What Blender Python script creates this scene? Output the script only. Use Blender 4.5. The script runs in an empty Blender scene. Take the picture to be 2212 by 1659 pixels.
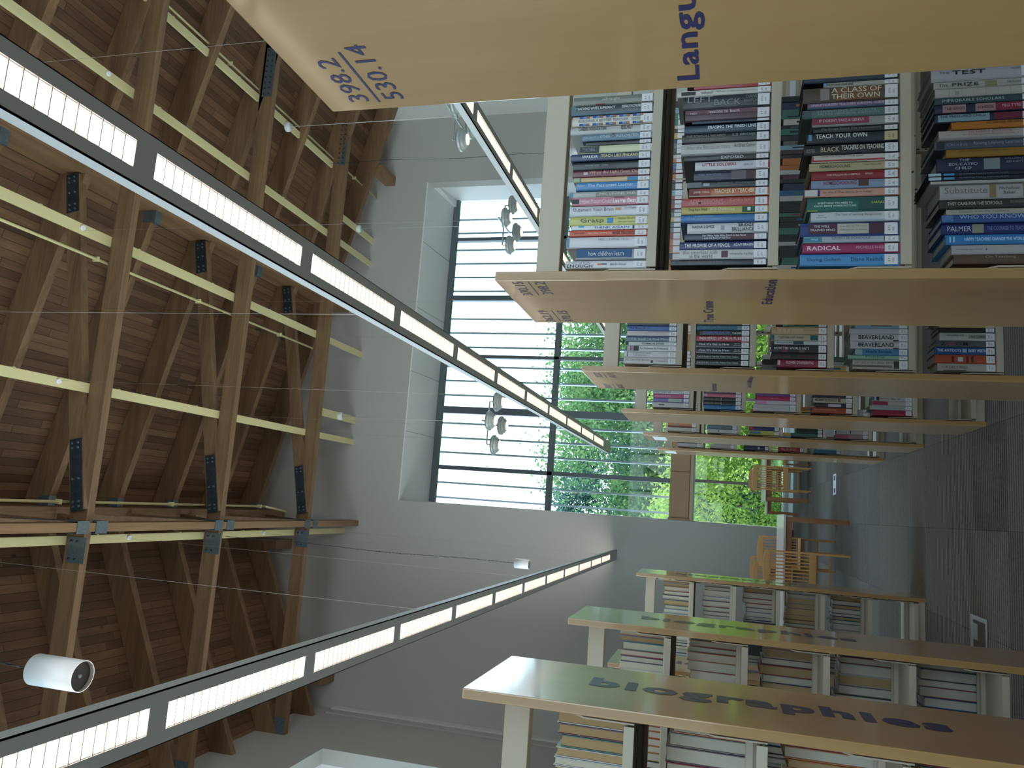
import bpy, bmesh, math, random
import numpy as np
from mathutils import Matrix, Vector
random.seed(7)
R = math.radians
scene = bpy.context.scene
COL = scene.collection

# ------------------------------------------------------------------ camera, world, sun, exposure
F_PX, PITCH, YAW, ROLL = 1698.763, R(15.224), R(8.83), R(1.76)
cp, sp, cy, sy, cr, sr = math.cos(PITCH), math.sin(PITCH), math.cos(YAW), math.sin(YAW), math.cos(ROLL), math.sin(ROLL)
fwd = Vector((sy*cp, cy*cp, sp)); right = Vector((cy, -sy, 0)); upv = right.cross(fwd)
r_ = right*cr + upv*sr; u_ = -right*sr + upv*cr
cam_d = bpy.data.cameras.new('camera'); cam = bpy.data.objects.new('camera', cam_d); COL.objects.link(cam)
cam_d.sensor_fit = 'HORIZONTAL'; cam_d.sensor_width = 36.0; cam_d.lens = F_PX/2212*36.0
cam_d.clip_start = 0.05; cam_d.clip_end = 400
X_, Y_, Z_ = -u_, r_, -fwd          # the phone was held upright: the picture lies on its side
cam.matrix_world = Matrix(((X_.x, Y_.x, Z_.x, 0), (X_.y, Y_.y, Z_.y, 0), (X_.z, Y_.z, Z_.z, 1.5), (0, 0, 0, 1)))
scene.camera = cam

world = bpy.data.worlds.new('sky'); scene.world = world; world.use_nodes = True
wn = world.node_tree.nodes; wl = world.node_tree.links; wn.clear()
wo = wn.new('ShaderNodeOutputWorld'); wb = wn.new('ShaderNodeBackground')
wtc = wn.new('ShaderNodeTexCoord'); wsx = wn.new('ShaderNodeSeparateXYZ'); wr = wn.new('ShaderNodeValToRGB')
wl.new(wtc.outputs['Generated'], wsx.inputs[0]); wl.new(wsx.outputs['Z'], wr.inputs[0])
wr.color_ramp.elements[0].position = 0.0; wr.color_ramp.elements[0].color = (0.86, 0.93, 1.0, 1)
wr.color_ramp.elements[1].position = 0.75; wr.color_ramp.elements[1].color = (0.40, 0.62, 1.0, 1)
wl.new(wr.outputs[0], wb.inputs[0]); wb.inputs[1].default_value = 5.0
wl.new(wb.outputs[0], wo.inputs[0])

sun_d = bpy.data.lights.new('sun', 'SUN'); sun = bpy.data.objects.new('sun', sun_d); COL.objects.link(sun)
sun_d.energy = 9; sun_d.angle = R(0.6); sun_d.color = (1, 0.95, 0.86)
sdir = Vector((-0.75, -0.22, -0.98)).normalized()
sun.rotation_euler = sdir.to_track_quat('-Z', 'Y').to_euler(); sun.location = (20, 30, 30)

scene.view_settings.view_transform = 'Standard'; scene.view_settings.look = 'None'
scene.view_settings.gamma = 1.0; scene.view_settings.use_curve_mapping = False
scene.view_settings.exposure = 0.25
try:
    scene.cycles.use_denoising = True
    scene.cycles.max_bounces = 10; scene.cycles.diffuse_bounces = 5; scene.cycles.transparent_max_bounces = 16
    scene.cycles.sample_clamp_indirect = 8.0
    scene.cycles.caustics_reflective = False; scene.cycles.caustics_refractive = False
except Exception: pass

def portal(loc, rot, sx, sy_):      # guides sky sampling through a window, gives no light of its own
    d = bpy.data.lights.new('sky_portal', 'AREA'); d.shape = 'RECTANGLE'; d.size = sx; d.size_y = sy_
    o = bpy.data.objects.new('sky_portal', d); COL.objects.link(o); o.location = loc; o.rotation_euler = rot
    d.cycles.is_portal = True
portal((4.0, 20.35, 5.0), (R(-90), 0, 0), 8.6, 8.8)
portal((-6.95, 8.2, 5.4), (0, R(-90), 0), 7.4, 14.4)
portal((2.3, -7.6, 4.2), (R(90), 0, 0), 11.0, 5.4)

# ------------------------------------------------------------------ constants of the room
XL, XR, YW, YG, YB = -5.2, 9.9, 18.25, 20.05, -7.0
RX = -0.70
zr = lambda x: 12.42 - 0.2566*x
zl = lambda x: 12.93 + 0.472*x
DK = 0.50

# ------------------------------------------------------------------ materials
def srgb(h):
    if isinstance(h, (tuple, list)): return (*h[:3], 1)
    h = h.lstrip('#'); v = [int(h[i:i+2], 16)/255 for i in (0, 2, 4)]
    return (*[c/12.92 if c <= 0.04045 else ((c+0.055)/1.055)**2.4 for c in v], 1)
MC = {}
def mat(name, col, rough=0.6, metal=0.0, spec=0.5, bump=0.0, nscale=40, var=0.0, coat=0.0):
    if name in MC: return MC[name]
    m = bpy.data.materials.new(name); m.use_nodes = True; n = m.node_tree.nodes; l = m.node_tree.links
    b = n['Principled BSDF']; c = srgb(col)
    b.inputs['Roughness'].default_value = rough; b.inputs['Metallic'].default_value = metal
    b.inputs['Specular IOR Level'].default_value = spec; b.inputs['Coat Weight'].default_value = coat
    b.inputs['Coat Roughness'].default_value = 0.12
    tc = n.new('ShaderNodeTexCoord'); no = n.new('ShaderNodeTexNoise'); no.inputs['Scale'].default_value = nscale
    l.new(tc.outputs['Object'], no.inputs['Vector'])
    mx = n.new('ShaderNodeMix'); mx.data_type = 'RGBA'; l.new(no.outputs['Fac'], mx.inputs[0])
    k = max(var, 0.02)
    mx.inputs[6].default_value = tuple(min(1, v*(1-k)) for v in c[:3])+(1,)
    mx.inputs[7].default_value = tuple(min(1, v*(1+k)) for v in c[:3])+(1,)
    l.new(mx.outputs[2], b.inputs['Base Color'])
    if bump:
        bp = n.new('ShaderNodeBump'); bp.inputs['Strength'].default_value = bump; bp.inputs['Distance'].default_value = 0.002
        l.new(no.outputs['Fac'], bp.inputs['Height']); l.new(bp.outputs[0], b.inputs['Normal'])
    MC[name] = m; return m
def emit(name, col, s):
    if name in MC: return MC[name]
    m = bpy.data.materials.new(name); m.use_nodes = True; n = m.node_tree.nodes; n.clear(); l = m.node_tree.links
    e = n.new('ShaderNodeEmission'); o = n.new('ShaderNodeOutputMaterial')
    e.inputs[0].default_value = srgb(col); e.inputs[1].default_value = s
    l.new(e.outputs[0], o.inputs[0]); MC[name] = m; return m
def wood(name, c1, c2, axis='x', rough=0.45, coat=0.0, fine=30, stretch=0.06, board=0.0, contrast=1.0, knots=False):
    """grain runs along axis; board>0 adds boards of that width laid side by side along x"""
    if name in MC: return MC[name]
    m = bpy.data.materials.new(name); m.use_nodes = True; n = m.node_tree.nodes; l = m.node_tree.links
    b = n['Principled BSDF']; b.inputs['Roughness'].default_value = rough
    b.inputs['Coat Weight'].default_value = coat; b.inputs['Coat Roughness'].default_value = 0.09
    tc = n.new('ShaderNodeTexCoord'); mp = n.new('ShaderNodeMapping')
    s = [1, 1, 1]; s['xyz'.index(axis)] = stretch; mp.inputs['Scale'].default_value = s
    src = tc.outputs['Object']; off = None
    if board:
        sx = n.new('ShaderNodeSeparateXYZ'); l.new(src, sx.inputs[0])
        dv = n.new('ShaderNodeMath'); dv.operation = 'DIVIDE'; dv.inputs[1].default_value = board; l.new(sx.outputs['X'], dv.inputs[0])
        fl = n.new('ShaderNodeMath'); fl.operation = 'FLOOR'; l.new(dv.outputs[0], fl.inputs[0])
        fr = n.new('ShaderNodeMath'); fr.operation = 'FRACT'; l.new(dv.outputs[0], fr.inputs[0])
        # board ends: offset rows along y
        wn1 = n.new('ShaderNodeTexWhiteNoise'); wn1.noise_dimensions = '1D'; l.new(fl.outputs[0], wn1.inputs['W'])
        ys = n.new('ShaderNodeMath'); ys.operation = 'MULTIPLY_ADD'; ys.inputs[1].default_value = 7.0
        yd = n.new('ShaderNodeMath'); yd.operation = 'DIVIDE'; yd.inputs[1].default_value = 2.6; l.new(sx.outputs['Y'], yd.inputs[0])
        l.new(wn1.outputs['Value'], ys.inputs[0]); l.new(yd.outputs[0], ys.inputs[2])
        yf = n.new('ShaderNodeMath'); yf.operation = 'FLOOR'; l.new(ys.outputs[0], yf.inputs[0])
        yr = n.new('ShaderNodeMath'); yr.operation = 'FRACT'; l.new(ys.outputs[0], yr.inputs[0])
        cb = n.new('ShaderNodeCombineXYZ'); l.new(fl.outputs[0], cb.inputs[0]); l.new(yf.outputs[0], cb.inputs[1])
        wn2 = n.new('ShaderNodeTexWhiteNoise'); wn2.noise_dimensions = '3D'; l.new(cb.outputs[0], wn2.inputs['Vector'])
        vm = n.new('ShaderNodeVectorMath'); vm.operation = 'MULTIPLY_ADD'; vm.inputs[1].default_value = (13, 13, 13)
        l.new(wn2.outputs['Color'], vm.inputs[0]); l.new(src, vm.inputs[2]); src = vm.outputs[0]
    l.new(src, mp.inputs[0])
    no = n.new('ShaderNodeTexNoise'); no.inputs['Scale'].default_value = fine; no.inputs['Detail'].default_value = 6
    no.inputs['Roughness'].default_value = 0.65; no.inputs['Distortion'].default_value = 0.6; l.new(mp.outputs[0], no.inputs['Vector'])
    n2 = n.new('ShaderNodeTexNoise'); n2.inputs['Scale'].default_value = fine*0.16; n2.inputs['Detail'].default_value = 2; l.new(mp.outputs[0], n2.inputs['Vector'])
    ad = n.new('ShaderNodeMath'); ad.operation = 'ADD'; l.new(no.outputs['Fac'], ad.inputs[0]); l.new(n2.outputs['Fac'], ad.inputs[1])
    mr = n.new('ShaderNodeMapRange'); mr.inputs[1].default_value = 1-0.34/contrast; mr.inputs[2].default_value = 1+0.34/contrast
    l.new(ad.outputs[0], mr.inputs[0])
    mx = n.new('ShaderNodeMix'); mx.data_type = 'RGBA'; l.new(mr.outputs[0], mx.inputs[0])
    mx.inputs[6].default_value = srgb(c1); mx.inputs[7].default_value = srgb(c2); out = mx.outputs[2]
    if board:
        hv = n.new('ShaderNodeHueSaturation'); l.new(out, hv.inputs['Color'])
        vr = n.new('ShaderNodeMapRange'); vr.inputs[3].default_value = 0.62; vr.inputs[4].default_value = 1.3
        l.new(wn2.outputs['Value'], vr.inputs[0]); l.new(vr.outputs[0], hv.inputs['Value']); out = hv.outputs[0]
        def edge(v, w):
            a = n.new('ShaderNodeMath'); a.operation = 'LESS_THAN'; a.inputs[1].default_value = w; l.new(v, a.inputs[0]); return a.outputs[0]
        e1 = edge(fr.outputs[0], 0.055); e2 = edge(yr.outputs[0], 0.003)
        mxm = n.new('ShaderNodeMath'); mxm.operation = 'MAXIMUM'; l.new(e1, mxm.inputs[0]); l.new(e2, mxm.inputs[1])
        gm = n.new('ShaderNodeMix'); gm.data_type = 'RGBA'; l.new(mxm.outputs[0], gm.inputs[0]); l.new(out, gm.inputs[6])
        gm.inputs[7].default_value = (0.012, 0.006, 0.003, 1); out = gm.outputs[2]
    if knots:
        vo = n.new('ShaderNodeTexVoronoi'); vo.inputs['Scale'].default_value = 2.4
        mk = n.new('ShaderNodeMapping'); sk = [1, 1, 1]; sk['xyz'.index(axis)] = 0.5; mk.inputs['Scale'].default_value = sk
        l.new(src, mk.inputs[0]); l.new(mk.outputs[0], vo.inputs['Vector'])
        kr = n.new('ShaderNodeMapRange'); kr.inputs[1].default_value = 0.03; kr.inputs[2].default_value = 0.10; l.new(vo.outputs['Distance'], kr.inputs[0])
        km = n.new('ShaderNodeMix'); km.data_type = 'RGBA'; l.new(kr.outputs[0], km.inputs[0]); km.inputs[6].default_value = (0.03, 0.014, 0.008, 1)
        l.new(out, km.inputs[7]); out = km.outputs[2]
    l.new(out, b.inputs['Base Color'])
    bp = n.new('ShaderNodeBump'); bp.inputs['Strength'].default_value = 0.12; bp.inputs['Distance'].default_value = 0.002
    l.new(no.outputs['Fac'], bp.inputs['Height']); l.new(bp.outputs[0], b.inputs['Normal'])
    MC[name] = m; return m

FIRX = wood('fir_beam_x', '#5f4733', '#8a6c4e', 'x', 0.55, fine=34, stretch=0.05)
FIRY = wood('fir_beam_y', '#6b503a', '#957555', 'y', 0.55, fine=34, stretch=0.05)
DECK = wood('pine_deck', '#57402e', '#77593f', 'y', 0.6, fine=26, stretch=0.09, board=0.135, knots=True)
MAPLE = wood('maple_panel', '#ad8250', '#c0955f', 'z', 0.30, coat=1.0, fine=16, stretch=0.10, contrast=0.75)
MAPLE_E = wood('maple_edge', '#a17a48', '#b28a55', 'z', 0.38, coat=0.2, fine=30, stretch=0.04, contrast=0.8)
MAPLE_X = wood('maple_spandrel', '#b5854c', '#c39459', 'z', 0.4, coat=0.1, fine=14, stretch=0.2, contrast=0.7)
CHAIRW = wood('chair_beech', '#b07f46', '#c4935a', 'z', 0.38, coat=0.2, fine=40, stretch=0.06, contrast=0.8)
TABLEW = wood('table_oak', '#8a5c34', '#a06f42', 'z', 0.4, fine=30, stretch=0.08)
TABTOP = mat('table_laminate', '#cfc8bd', 0.22, coat=0.3)
WALL = mat('wall_paint', '#b5b3af', 0.75, bump=0.05, nscale=220, var=0.015)
WALLR = mat('wall_paint_pale', '#d3d4d2', 0.7, var=0.01)
REVEAL = mat('reveal_white', '#e4e4e6', 0.6, var=0.01)
STEELB = mat('bookcase_beige_steel', '#bdb09b', 0.42, var=0.01, nscale=5)
DARKBR = mat('dark_brown', '#3b322a', 0.5)
GALV = mat('galvanised_steel', '#6f7d86', 0.45, metal=0.7, var=0.35, nscale=28)
GALVD = mat('dark_steel_strap', '#3d464d', 0.5, metal=0.65, var=0.45, nscale=16)
CREAM = mat('cream_raceway', '#cdc495', 0.45, var=0.01)
FIXW = mat('fixture_grey_white', '#c9c6c3', 0.5, var=0.01)
FRAME = mat('window_frame_grey', '#626b72', 0.4, metal=0.3)
FINM = mat('fin_aluminium', '#dfe8f6', 0.4)
WHITE = mat('white_enamel', '#dfe3e8', 0.35, var=0.01)
LAMPG = mat('pendant_grey', '#b4bcbc', 0.35, metal=0.3)
BLACK = mat('black_matte', '#08080c', 0.7)
CHAINM = mat('chain_dark', '#2c3138', 0.5, metal=0.5)
WIRE = mat('steel_wire', '#8a8884', 0.55)
INK = mat('lettering_blue', '#232058', 0.35, coat=0.3)
PAGES = mat('page_block', '#cfc6b4', 0.85, bump=0.3, nscale=300, var=0.08)
PAGEB = mat('page_block_tan', '#b99c72', 0.85, bump=0.3, nscale=300, var=0.08)
STICK = mat('call_number_sticker', '#e6e3e6', 0.4)
PLATEM = mat('floor_plate_metal', '#b9bcc0', 0.35, metal=0.6)
LENS = emit('lamp_lens', '#fff4ea', 4.2)
UPL = emit('lamp_uplight', '#fff2e8', 7.5)
DISCL = emit('pendant_lens', '#ffedc4', 1.6)
BRASS = mat('bright_white_cap', '#f0f2f4', 0.3)

def carpet():
    m = bpy.data.materials.new('ribbed_carpet'); m.use_nodes = True; n = m.node_tree.nodes; l = m.node_tree.links
    b = n['Principled BSDF']; b.inputs['Roughness'].default_value = 0.95; b.inputs['Specular IOR Level'].default_value = 0.15
    tc = n.new('ShaderNodeTexCoord'); sx = n.new('ShaderNodeSeparateXYZ'); l.new(tc.outputs['Object'], sx.inputs[0])
    def M(op, a, bb=None, c=None):
        q = n.new('ShaderNodeMath'); q.operation = op
        for i, v in enumerate((a, bb, c)):
            if v is None: continue
            if isinstance(v, (int, float)): q.inputs[i].default_value = v
            else: l.new(v, q.inputs[i])
        return q.outputs[0]
    no = n.new('ShaderNodeTexNoise'); no.inputs['Scale'].default_value = 60; l.new(tc.outputs['Object'], no.inputs['Vector'])
    rib = M('SINE', M('MULTIPLY_ADD', sx.outputs['Y'], 2*math.pi/0.034, M('MULTIPLY', no.outputs['Fac'], 3.0)))
    rib = M('MULTIPLY_ADD', rib, 0.5, 0.5)
    tx = M('FLOOR', M('DIVIDE', M('SUBTRACT', sx.outputs['X'], 0.03), 0.61)); ty = M('FLOOR', M('DIVIDE', sx.outputs['Y'], 0.61))
    cb = n.new('ShaderNodeCombineXYZ'); l.new(tx, cb.inputs[0]); l.new(ty, cb.inputs[1])
    wn_ = n.new('ShaderNodeTexWhiteNoise'); wn_.noise_dimensions = '3D'; l.new(cb.outputs[0], wn_.inputs['Vector'])
    fx = M('FRACT', M('DIVIDE', M('SUBTRACT', sx.outputs['X'], 0.03), 0.61)); fy = M('FRACT', M('DIVIDE', sx.outputs['Y'], 0.61))
    seam = M('MAXIMUM', M('LESS_THAN', fx, 0.008), M('LESS_THAN', fy, 0.006))
    n3 = n.new('ShaderNodeTexNoise'); n3.inputs['Scale'].default_value = 170; n3.inputs['Detail'].default_value = 3; l.new(tc.outputs['Object'], n3.inputs['Vector'])
    f = M('ADD', M('MULTIPLY', rib, 0.55), M('MULTIPLY', n3.outputs['Fac'], 0.75))
    f = M('ADD', f, M('MULTIPLY_ADD', wn_.outputs['Value'], 0.24, -0.24)); f = M('SUBTRACT', f, M('MULTIPLY', seam, 0.25))
    mr = n.new('ShaderNodeMapRange'); mr.inputs[1].default_value = 0.1; mr.inputs[2].default_value = 1.1; l.new(f, mr.inputs[0])
    mx = n.new('ShaderNodeMix'); mx.data_type = 'RGBA'; l.new(mr.outputs[0], mx.inputs[0])
    mx.inputs[6].default_value = srgb('#3d3833'); mx.inputs[7].default_value = srgb('#8b867e')
    l.new(mx.outputs[2], b.inputs['Base Color'])
    bp = n.new('ShaderNodeBump'); bp.inputs['Strength'].default_value = 0.5; bp.inputs['Distance'].default_value = 0.004
    l.new(f, bp.inputs['Height']); l.new(bp.outputs[0], b.inputs['Normal']); return m
CARPET = carpet()

def glass():
    m = bpy.data.materials.new('window_glass'); m.use_nodes = True; n = m.node_tree.nodes; l = m.node_tree.links; n.clear()
    t = n.new('ShaderNodeBsdfTransparent'); t.inputs[0].default_value = (0.90, 0.96, 0.94, 1)
    g = n.new('ShaderNodeBsdfGlossy'); g.inputs['Roughness'].default_value = 0.02
    f = n.new('ShaderNodeFresnel'); f.inputs[0].default_value = 1.3; mx = n.new('ShaderNodeMixShader'); o = n.new('ShaderNodeOutputMaterial')
    l.new(f.outputs[0], mx.inputs[0]); l.new(t.outputs[0], mx.inputs[1]); l.new(g.outputs[0], mx.inputs[2]); l.new(mx.outputs[0], o.inputs[0]); return m
GLASS = glass()
def leafmat(name, c1, c2):
    m = bpy.data.materials.new(name); m.use_nodes = True; n = m.node_tree.nodes; l = m.node_tree.links; n.clear()
    tc = n.new('ShaderNodeTexCoord'); no = n.new('ShaderNodeTexNoise'); no.inputs['Scale'].default_value = 0.9; no.inputs['Detail'].default_value = 5
    l.new(tc.outputs['Object'], no.inputs['Vector'])
    rp = n.new('ShaderNodeMix'); rp.data_type = 'RGBA'; mr = n.new('ShaderNodeMapRange'); mr.inputs[1].default_value = 0.35; mr.inputs[2].default_value = 0.65
    l.new(no.outputs['Fac'], mr.inputs[0]); l.new(mr.outputs[0], rp.inputs[0]); rp.inputs[6].default_value = srgb(c1); rp.inputs[7].default_value = srgb(c2)
    d = n.new('ShaderNodeBsdfDiffuse'); t = n.new('ShaderNodeBsdfTranslucent'); mx = n.new('ShaderNodeMixShader'); mx.inputs[0].default_value = 0.4
    l.new(rp.outputs[2], d.inputs[0]); l.new(rp.outputs[2], t.inputs[0]); o = n.new('ShaderNodeOutputMaterial')
    l.new(d.outputs[0], mx.inputs[1]); l.new(t.outputs[0], mx.inputs[2]); l.new(mx.outputs[0], o.inputs[0]); return m

# ------------------------------------------------------------------ mesh helpers
def tag(o, label=None, cat=None, group=None, kind=None):
    if label: o['label'] = label
    if cat: o['category'] = cat
    if group: o['group'] = group
    if kind: o['kind'] = kind
    return o
def empty(name, loc, rz=0.0, **k):
    o = bpy.data.objects.new(name, None); COL.objects.link(o); o.location = loc; o.rotation_euler = (0, 0, rz)
    o.empty_display_size = 0.05; return tag(o, **k)
class MB:
    def __init__(s): s.bm = bmesh.new(); s.mats = []
    def mi(s, m):
        if m not in s.mats: s.mats.append(m)
        return s.mats.index(m)
    def box(s, x0, y0, z0, x1, y1, z1, m, M=None):
        vs = [s.bm.verts.new((x, y, z)) for x in (x0, x1) for y in (y0, y1) for z in (z0, z1)]
        if M: 
            for v in vs: v.co = M @ v.co
        i = s.mi(m)
        for f in ((0, 1, 3, 2), (4, 6, 7, 5), (0, 4, 5, 1), (2, 3, 7, 6), (0, 2, 6, 4), (1, 5, 7, 3)):
            fc = s.bm.faces.new([vs[k] for k in f]); fc.material_index = i
        return s
    def prism(s, poly, a, b, axis, m):      # polygon in the two other axes, extruded a..b along axis
        def P(p, t): return {'x': (t, p[0], p[1]), 'y': (p[0], t, p[1]), 'z': (p[0], p[1], t)}[axis]
        A = [s.bm.verts.new(P(p, a)) for p in poly]; B = [s.bm.verts.new(P(p, b)) for p in poly]; i = s.mi(m)
        fs = [s.bm.faces.new(A), s.bm.faces.new(B[::-1])]
        n = len(poly)
        for k in range(n): fs.append(s.bm.faces.new((A[k], B[k], B[(k+1) % n], A[(k+1) % n])))
        for f in fs: f.material_index = i
        return s
    def tube(s, p, q, r, m, n=10, r2=None):
        p, q = Vector(p), Vector(q); d = (q-p).normalized(); a = d.orthogonal().normalized(); b = d.cross(a); i = s.mi(m); r2 = r if r2 is None else r2
        A = [s.bm.verts.new(p+(a*math.cos(t)+b*math.sin(t))*r) for t in [2*math.pi*k/n for k in range(n)]]
        B = [s.bm.verts.new(q+(a*math.cos(t)+b*math.sin(t))*r2) for t in [2*math.pi*k/n for k in range(n)]]
        fs = [s.bm.faces.new(A[::-1]), s.bm.faces.new(B)]
        for k in range(n):
            f = s.bm.faces.new((A[k], A[(k+1) % n], B[(k+1) % n], B[k])); f.smooth = True; fs.append(f)
        for f in fs: f.material_index = i
        return s
    def lathe(s, prof, m, c=(0, 0), n=32, cap=True):
        rings = [[s.bm.verts.new((c[0]+r*math.cos(2*math.pi*k/n), c[1]+r*math.sin(2*math.pi*k/n), z)) for k in range(n)] for r, z in prof]; i = s.mi(m)
        for A, B in zip(rings, rings[1:]):
            for k in range(n):
                f = s.bm.faces.new((A[k], A[(k+1) % n], B[(k+1) % n], B[k])); f.material_index = i; f.smooth = True
        if cap:
            for rr in (rings[0], rings[-1]): f = s.bm.faces.new(rr); f.material_index = i
        return s
    def build(s, name, parent=None, bevel=0.0, seg=2, smooth=False, **k):
        bmesh.ops.recalc_face_normals(s.bm, faces=s.bm.faces)
        me = bpy.data.meshes.new(name); s.bm.to_mesh(me); s.bm.free()
        for m in s.mats: me.materials.append(m)
        o = bpy.data.objects.new(name, me); COL.objects.link(o)
        if parent: o.parent = parent
        if bevel:
            bv = o.modifiers.new('bevel', 'BEVEL'); bv.width = bevel; bv.segments = seg; bv.limit_method = 'ANGLE'; bv.angle_limit = R(40)
        return tag(o, **k)
def copy_tree(o, parent=None):
    c = o.copy(); COL.objects.link(c); c.parent = parent
    for ch in [q for q in bpy.data.objects if q.parent == o]: copy_tree(ch, c)
    return c

# text: every string becomes a flat mesh normalised to its own bounding box
TX = {}
def prep_text(strings):
    obs = []
    for st, bold in strings:
        cu = bpy.data.curves.new('t', 'FONT'); cu.body = st; cu.resolution_u = 2; cu.offset = {0: 0.0, 1: 0.018, 2: 0.045}[bold]
        cu.space_character = {0: 1.0, 1: 1.05, 2: 1.16}[bold]
        o = bpy.data.objects.new('t', cu); COL.objects.link(o); obs.append((st, bold, o, cu))
    bpy.context.view_layer.update(); dg = bpy.context.evaluated_depsgraph_get()
    for st, bold, o, cu in obs:
        me = bpy.data.meshes.new_from_object(o.evaluated_get(dg))
        co = [v.co.copy() for v in me.vertices]; fs = [tuple(p.vertices) for p in me.polygons]
        if co:
            x0 = min(c.x for c in co); x1 = max(c.x for c in co); y0 = min(c.y for c in co); y1 = max(c.y for c in co)
            TX[(st, bold)] = ([((c.x-x0)/(x1-x0), (c.y-y0)/max(1e-6, y1-y0)) for c in co], fs, (x1-x0)/max(1e-6, y1-y0))
        bpy.data.meshes.remove(me); bpy.data.objects.remove(o); bpy.data.curves.remove(cu)
def add_text(mb, st, bold, org, ex, ey, m, lift=0.0, nrm=None):
    """org = lower-left corner, ex / ey = full width and height vectors of the lettering"""
    co, fs, asp = TX[(st, bold)]; org, ex, ey = Vector(org), Vector(ex), Vector(ey); i = mb.mi(m)
    vs = [mb.bm.verts.new(org+ex*a+ey*b) for a, b in co]
    for f in fs:
        try: q = mb.bm.faces.new([vs[k] for k in f]); q.material_index = i
        except ValueError: pass

def nth(i):
    W = ['first', 'second', 'third', 'fourth', 'fifth', 'sixth', 'seventh', 'eighth', 'ninth', 'tenth', 'eleventh', 'twelfth', 'thirteenth', 'fourteenth',
         'fifteenth', 'sixteenth', 'seventeenth', 'eighteenth', 'nineteenth', 'twentieth']
    if i < 20: return W[i]
    t = ['twenty', 'thirty', 'forty', 'fifty'][(i+1)//10-2]; u = (i+1) % 10
    return (t[:-1]+'ieth') if u == 0 else t+'-'+W[u-1]

# ================================================================== THE ROOM
def struct(mb, name, parent=None, **k):
    o = mb.build(name, parent, **k)
    if not parent: o['kind'] = 'structure'
    return o
struct(MB().box(XL-2, YB, -0.2, XR+.3, 20.3, 0, CARPET), 'floor')
# roof deck, two slopes, boards run along the hall
for a, b, f in ((RX, XR+.3, zr), (XL-.3, RX, zl)):
    mb = MB(); mb.prism([(a, f(a)+DK), (b, f(b)+DK), (b, f(b)+DK+.25), (a, f(a)+DK+.25)], YB-.3, YW+.3, 'y', DECK); struct(mb, 'ceiling')
# far wall with the tall opening of the window bay
X0, X1, ZH = -0.145, 8.11, 9.19
top = lambda x: (zr(x) if x > RX else zl(x))+DK+.02
mb = MB(); T_ = (YW, YW+.35)
mb.prism([(XL-.3, 0), (X0, 0), (X0, top(X0)), (RX, top(RX)), (XL-.3, top(XL-.3))], *T_, 'y', WALL)
mb.prism([(X0, ZH+.03), (X1, ZH+.03), (X1, top(X1)), (X0, top(X0))], *T_, 'y', WALL)
mb.prism([(X1, 0), (XR+.3, 0), (XR+.3, top(XR+.3)), (X1, top(X1))], *T_, 'y', WALL)
struct(mb, 'wall_far')
mb = MB()
mb.prism([(YW-.002, ZH), (YG+.25, ZH-.14), (YG+.25, ZH+.25), (YW+.36, ZH+.25), (YW+.36, ZH+.03), (YW-.002, ZH+.03)], X0, X1, 'x', REVEAL)
mb.box(X1, YW+.36, ZH-.2, X1+.6, YG+.25, ZH+.25, REVEAL)
mb.prism([(X0-.25, YW+.02), (X0, YW+.02), (X0-.0, YG+.25), (X0-.25, YG+.25)], 0, ZH+.1, 'z', REVEAL)
mb.prism([(X1, YW+.02), (X1+.5, YW+.02), (X1+.5, YG+.25), (X1+.24, YG+.25)], 0, ZH+.1, 'z', REVEAL)
struct(mb, 'wall_bay')
mb = MB()
for x in (1.57, 3.1, 4.75, 6.5):
    mb.box(x-.004, YW+.03, ZH-.16, x+.004, YG+.1, ZH+.001, mat('reveal_joint', '#9aa09d', 0.7))
mb2 = MB()
for x in (1.57, 3.1, 4.75, 6.5): mb2.prism([(YW+.01, ZH-.004), (YG, ZH-.133), (YG, ZH-.12), (YW+.01, ZH+.01)], x-.005, x+.005, 'x', mat('reveal_joint', '#9aa09d', 0.7))
mb.bm.free(); struct(mb2, 'trim_1')
# right and back walls
struct(MB().box(XR, YB, 0, XR+.3, YW, zr(XR)+DK+.02, WALLR), 'wall_right')
mb = MB(); BT = (YB-.3, YB)
mb.prism([(XL-.3, 0), (XR+.3, 0), (XR+.3, 1.4), (XL-.3, 1.4)], *BT, 'y', WALL)
mb.prism([(XL-.3, 1.4), (-3.2, 1.4), (-3.2, 7), (XL-.3, 7)], *BT, 'y', WALL); mb.prism([(7.8, 1.4), (XR+.3, 1.4), (XR+.3, 7), (7.8, 7)], *BT, 'y', WALL)
mb.prism([(XL-.3, 7), (XR+.3, 7), (XR+.3, top(XR+.3)), (RX, top(RX)), (XL-.3, top(XL-.3))], *BT, 'y', WALL)
struct(mb, 'wall_back')
# left wall with a long deep window opening
LY0, LY1, LZ0, LZ1 = 1.0, 15.43, 1.6, 9.17
mb = MB()
tl = zl(XL)+DK+.05
mb.box(XL-.3, YB, 0, XL, LY0, tl, WALL).box(XL-.3, LY1, 0, XL, YW, tl, WALL).box(XL-.3, LY0, 0, XL, LY1, LZ0, WALL).box(XL-.3, LY0, LZ1, XL, LY1, tl, WALL)
struct(mb, 'wall_left')
mb = MB()
mb.box(XL-1.7, LY0-.1, LZ1, XL-.3, LY1+.1, LZ1+.1, REVEAL).box(XL-1.7, LY0-.1, LZ0-.1, XL-.3, LY1+.1, LZ0, REVEAL)
mb.box(XL-1.7, LY1, LZ0, XL-.3, LY1+.1, LZ1, REVEAL).box(XL-1.7, LY0-.1, LZ0, XL-.3, LY0, LZ1, REVEAL)
struct(mb, 'wall_reveal')
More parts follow.
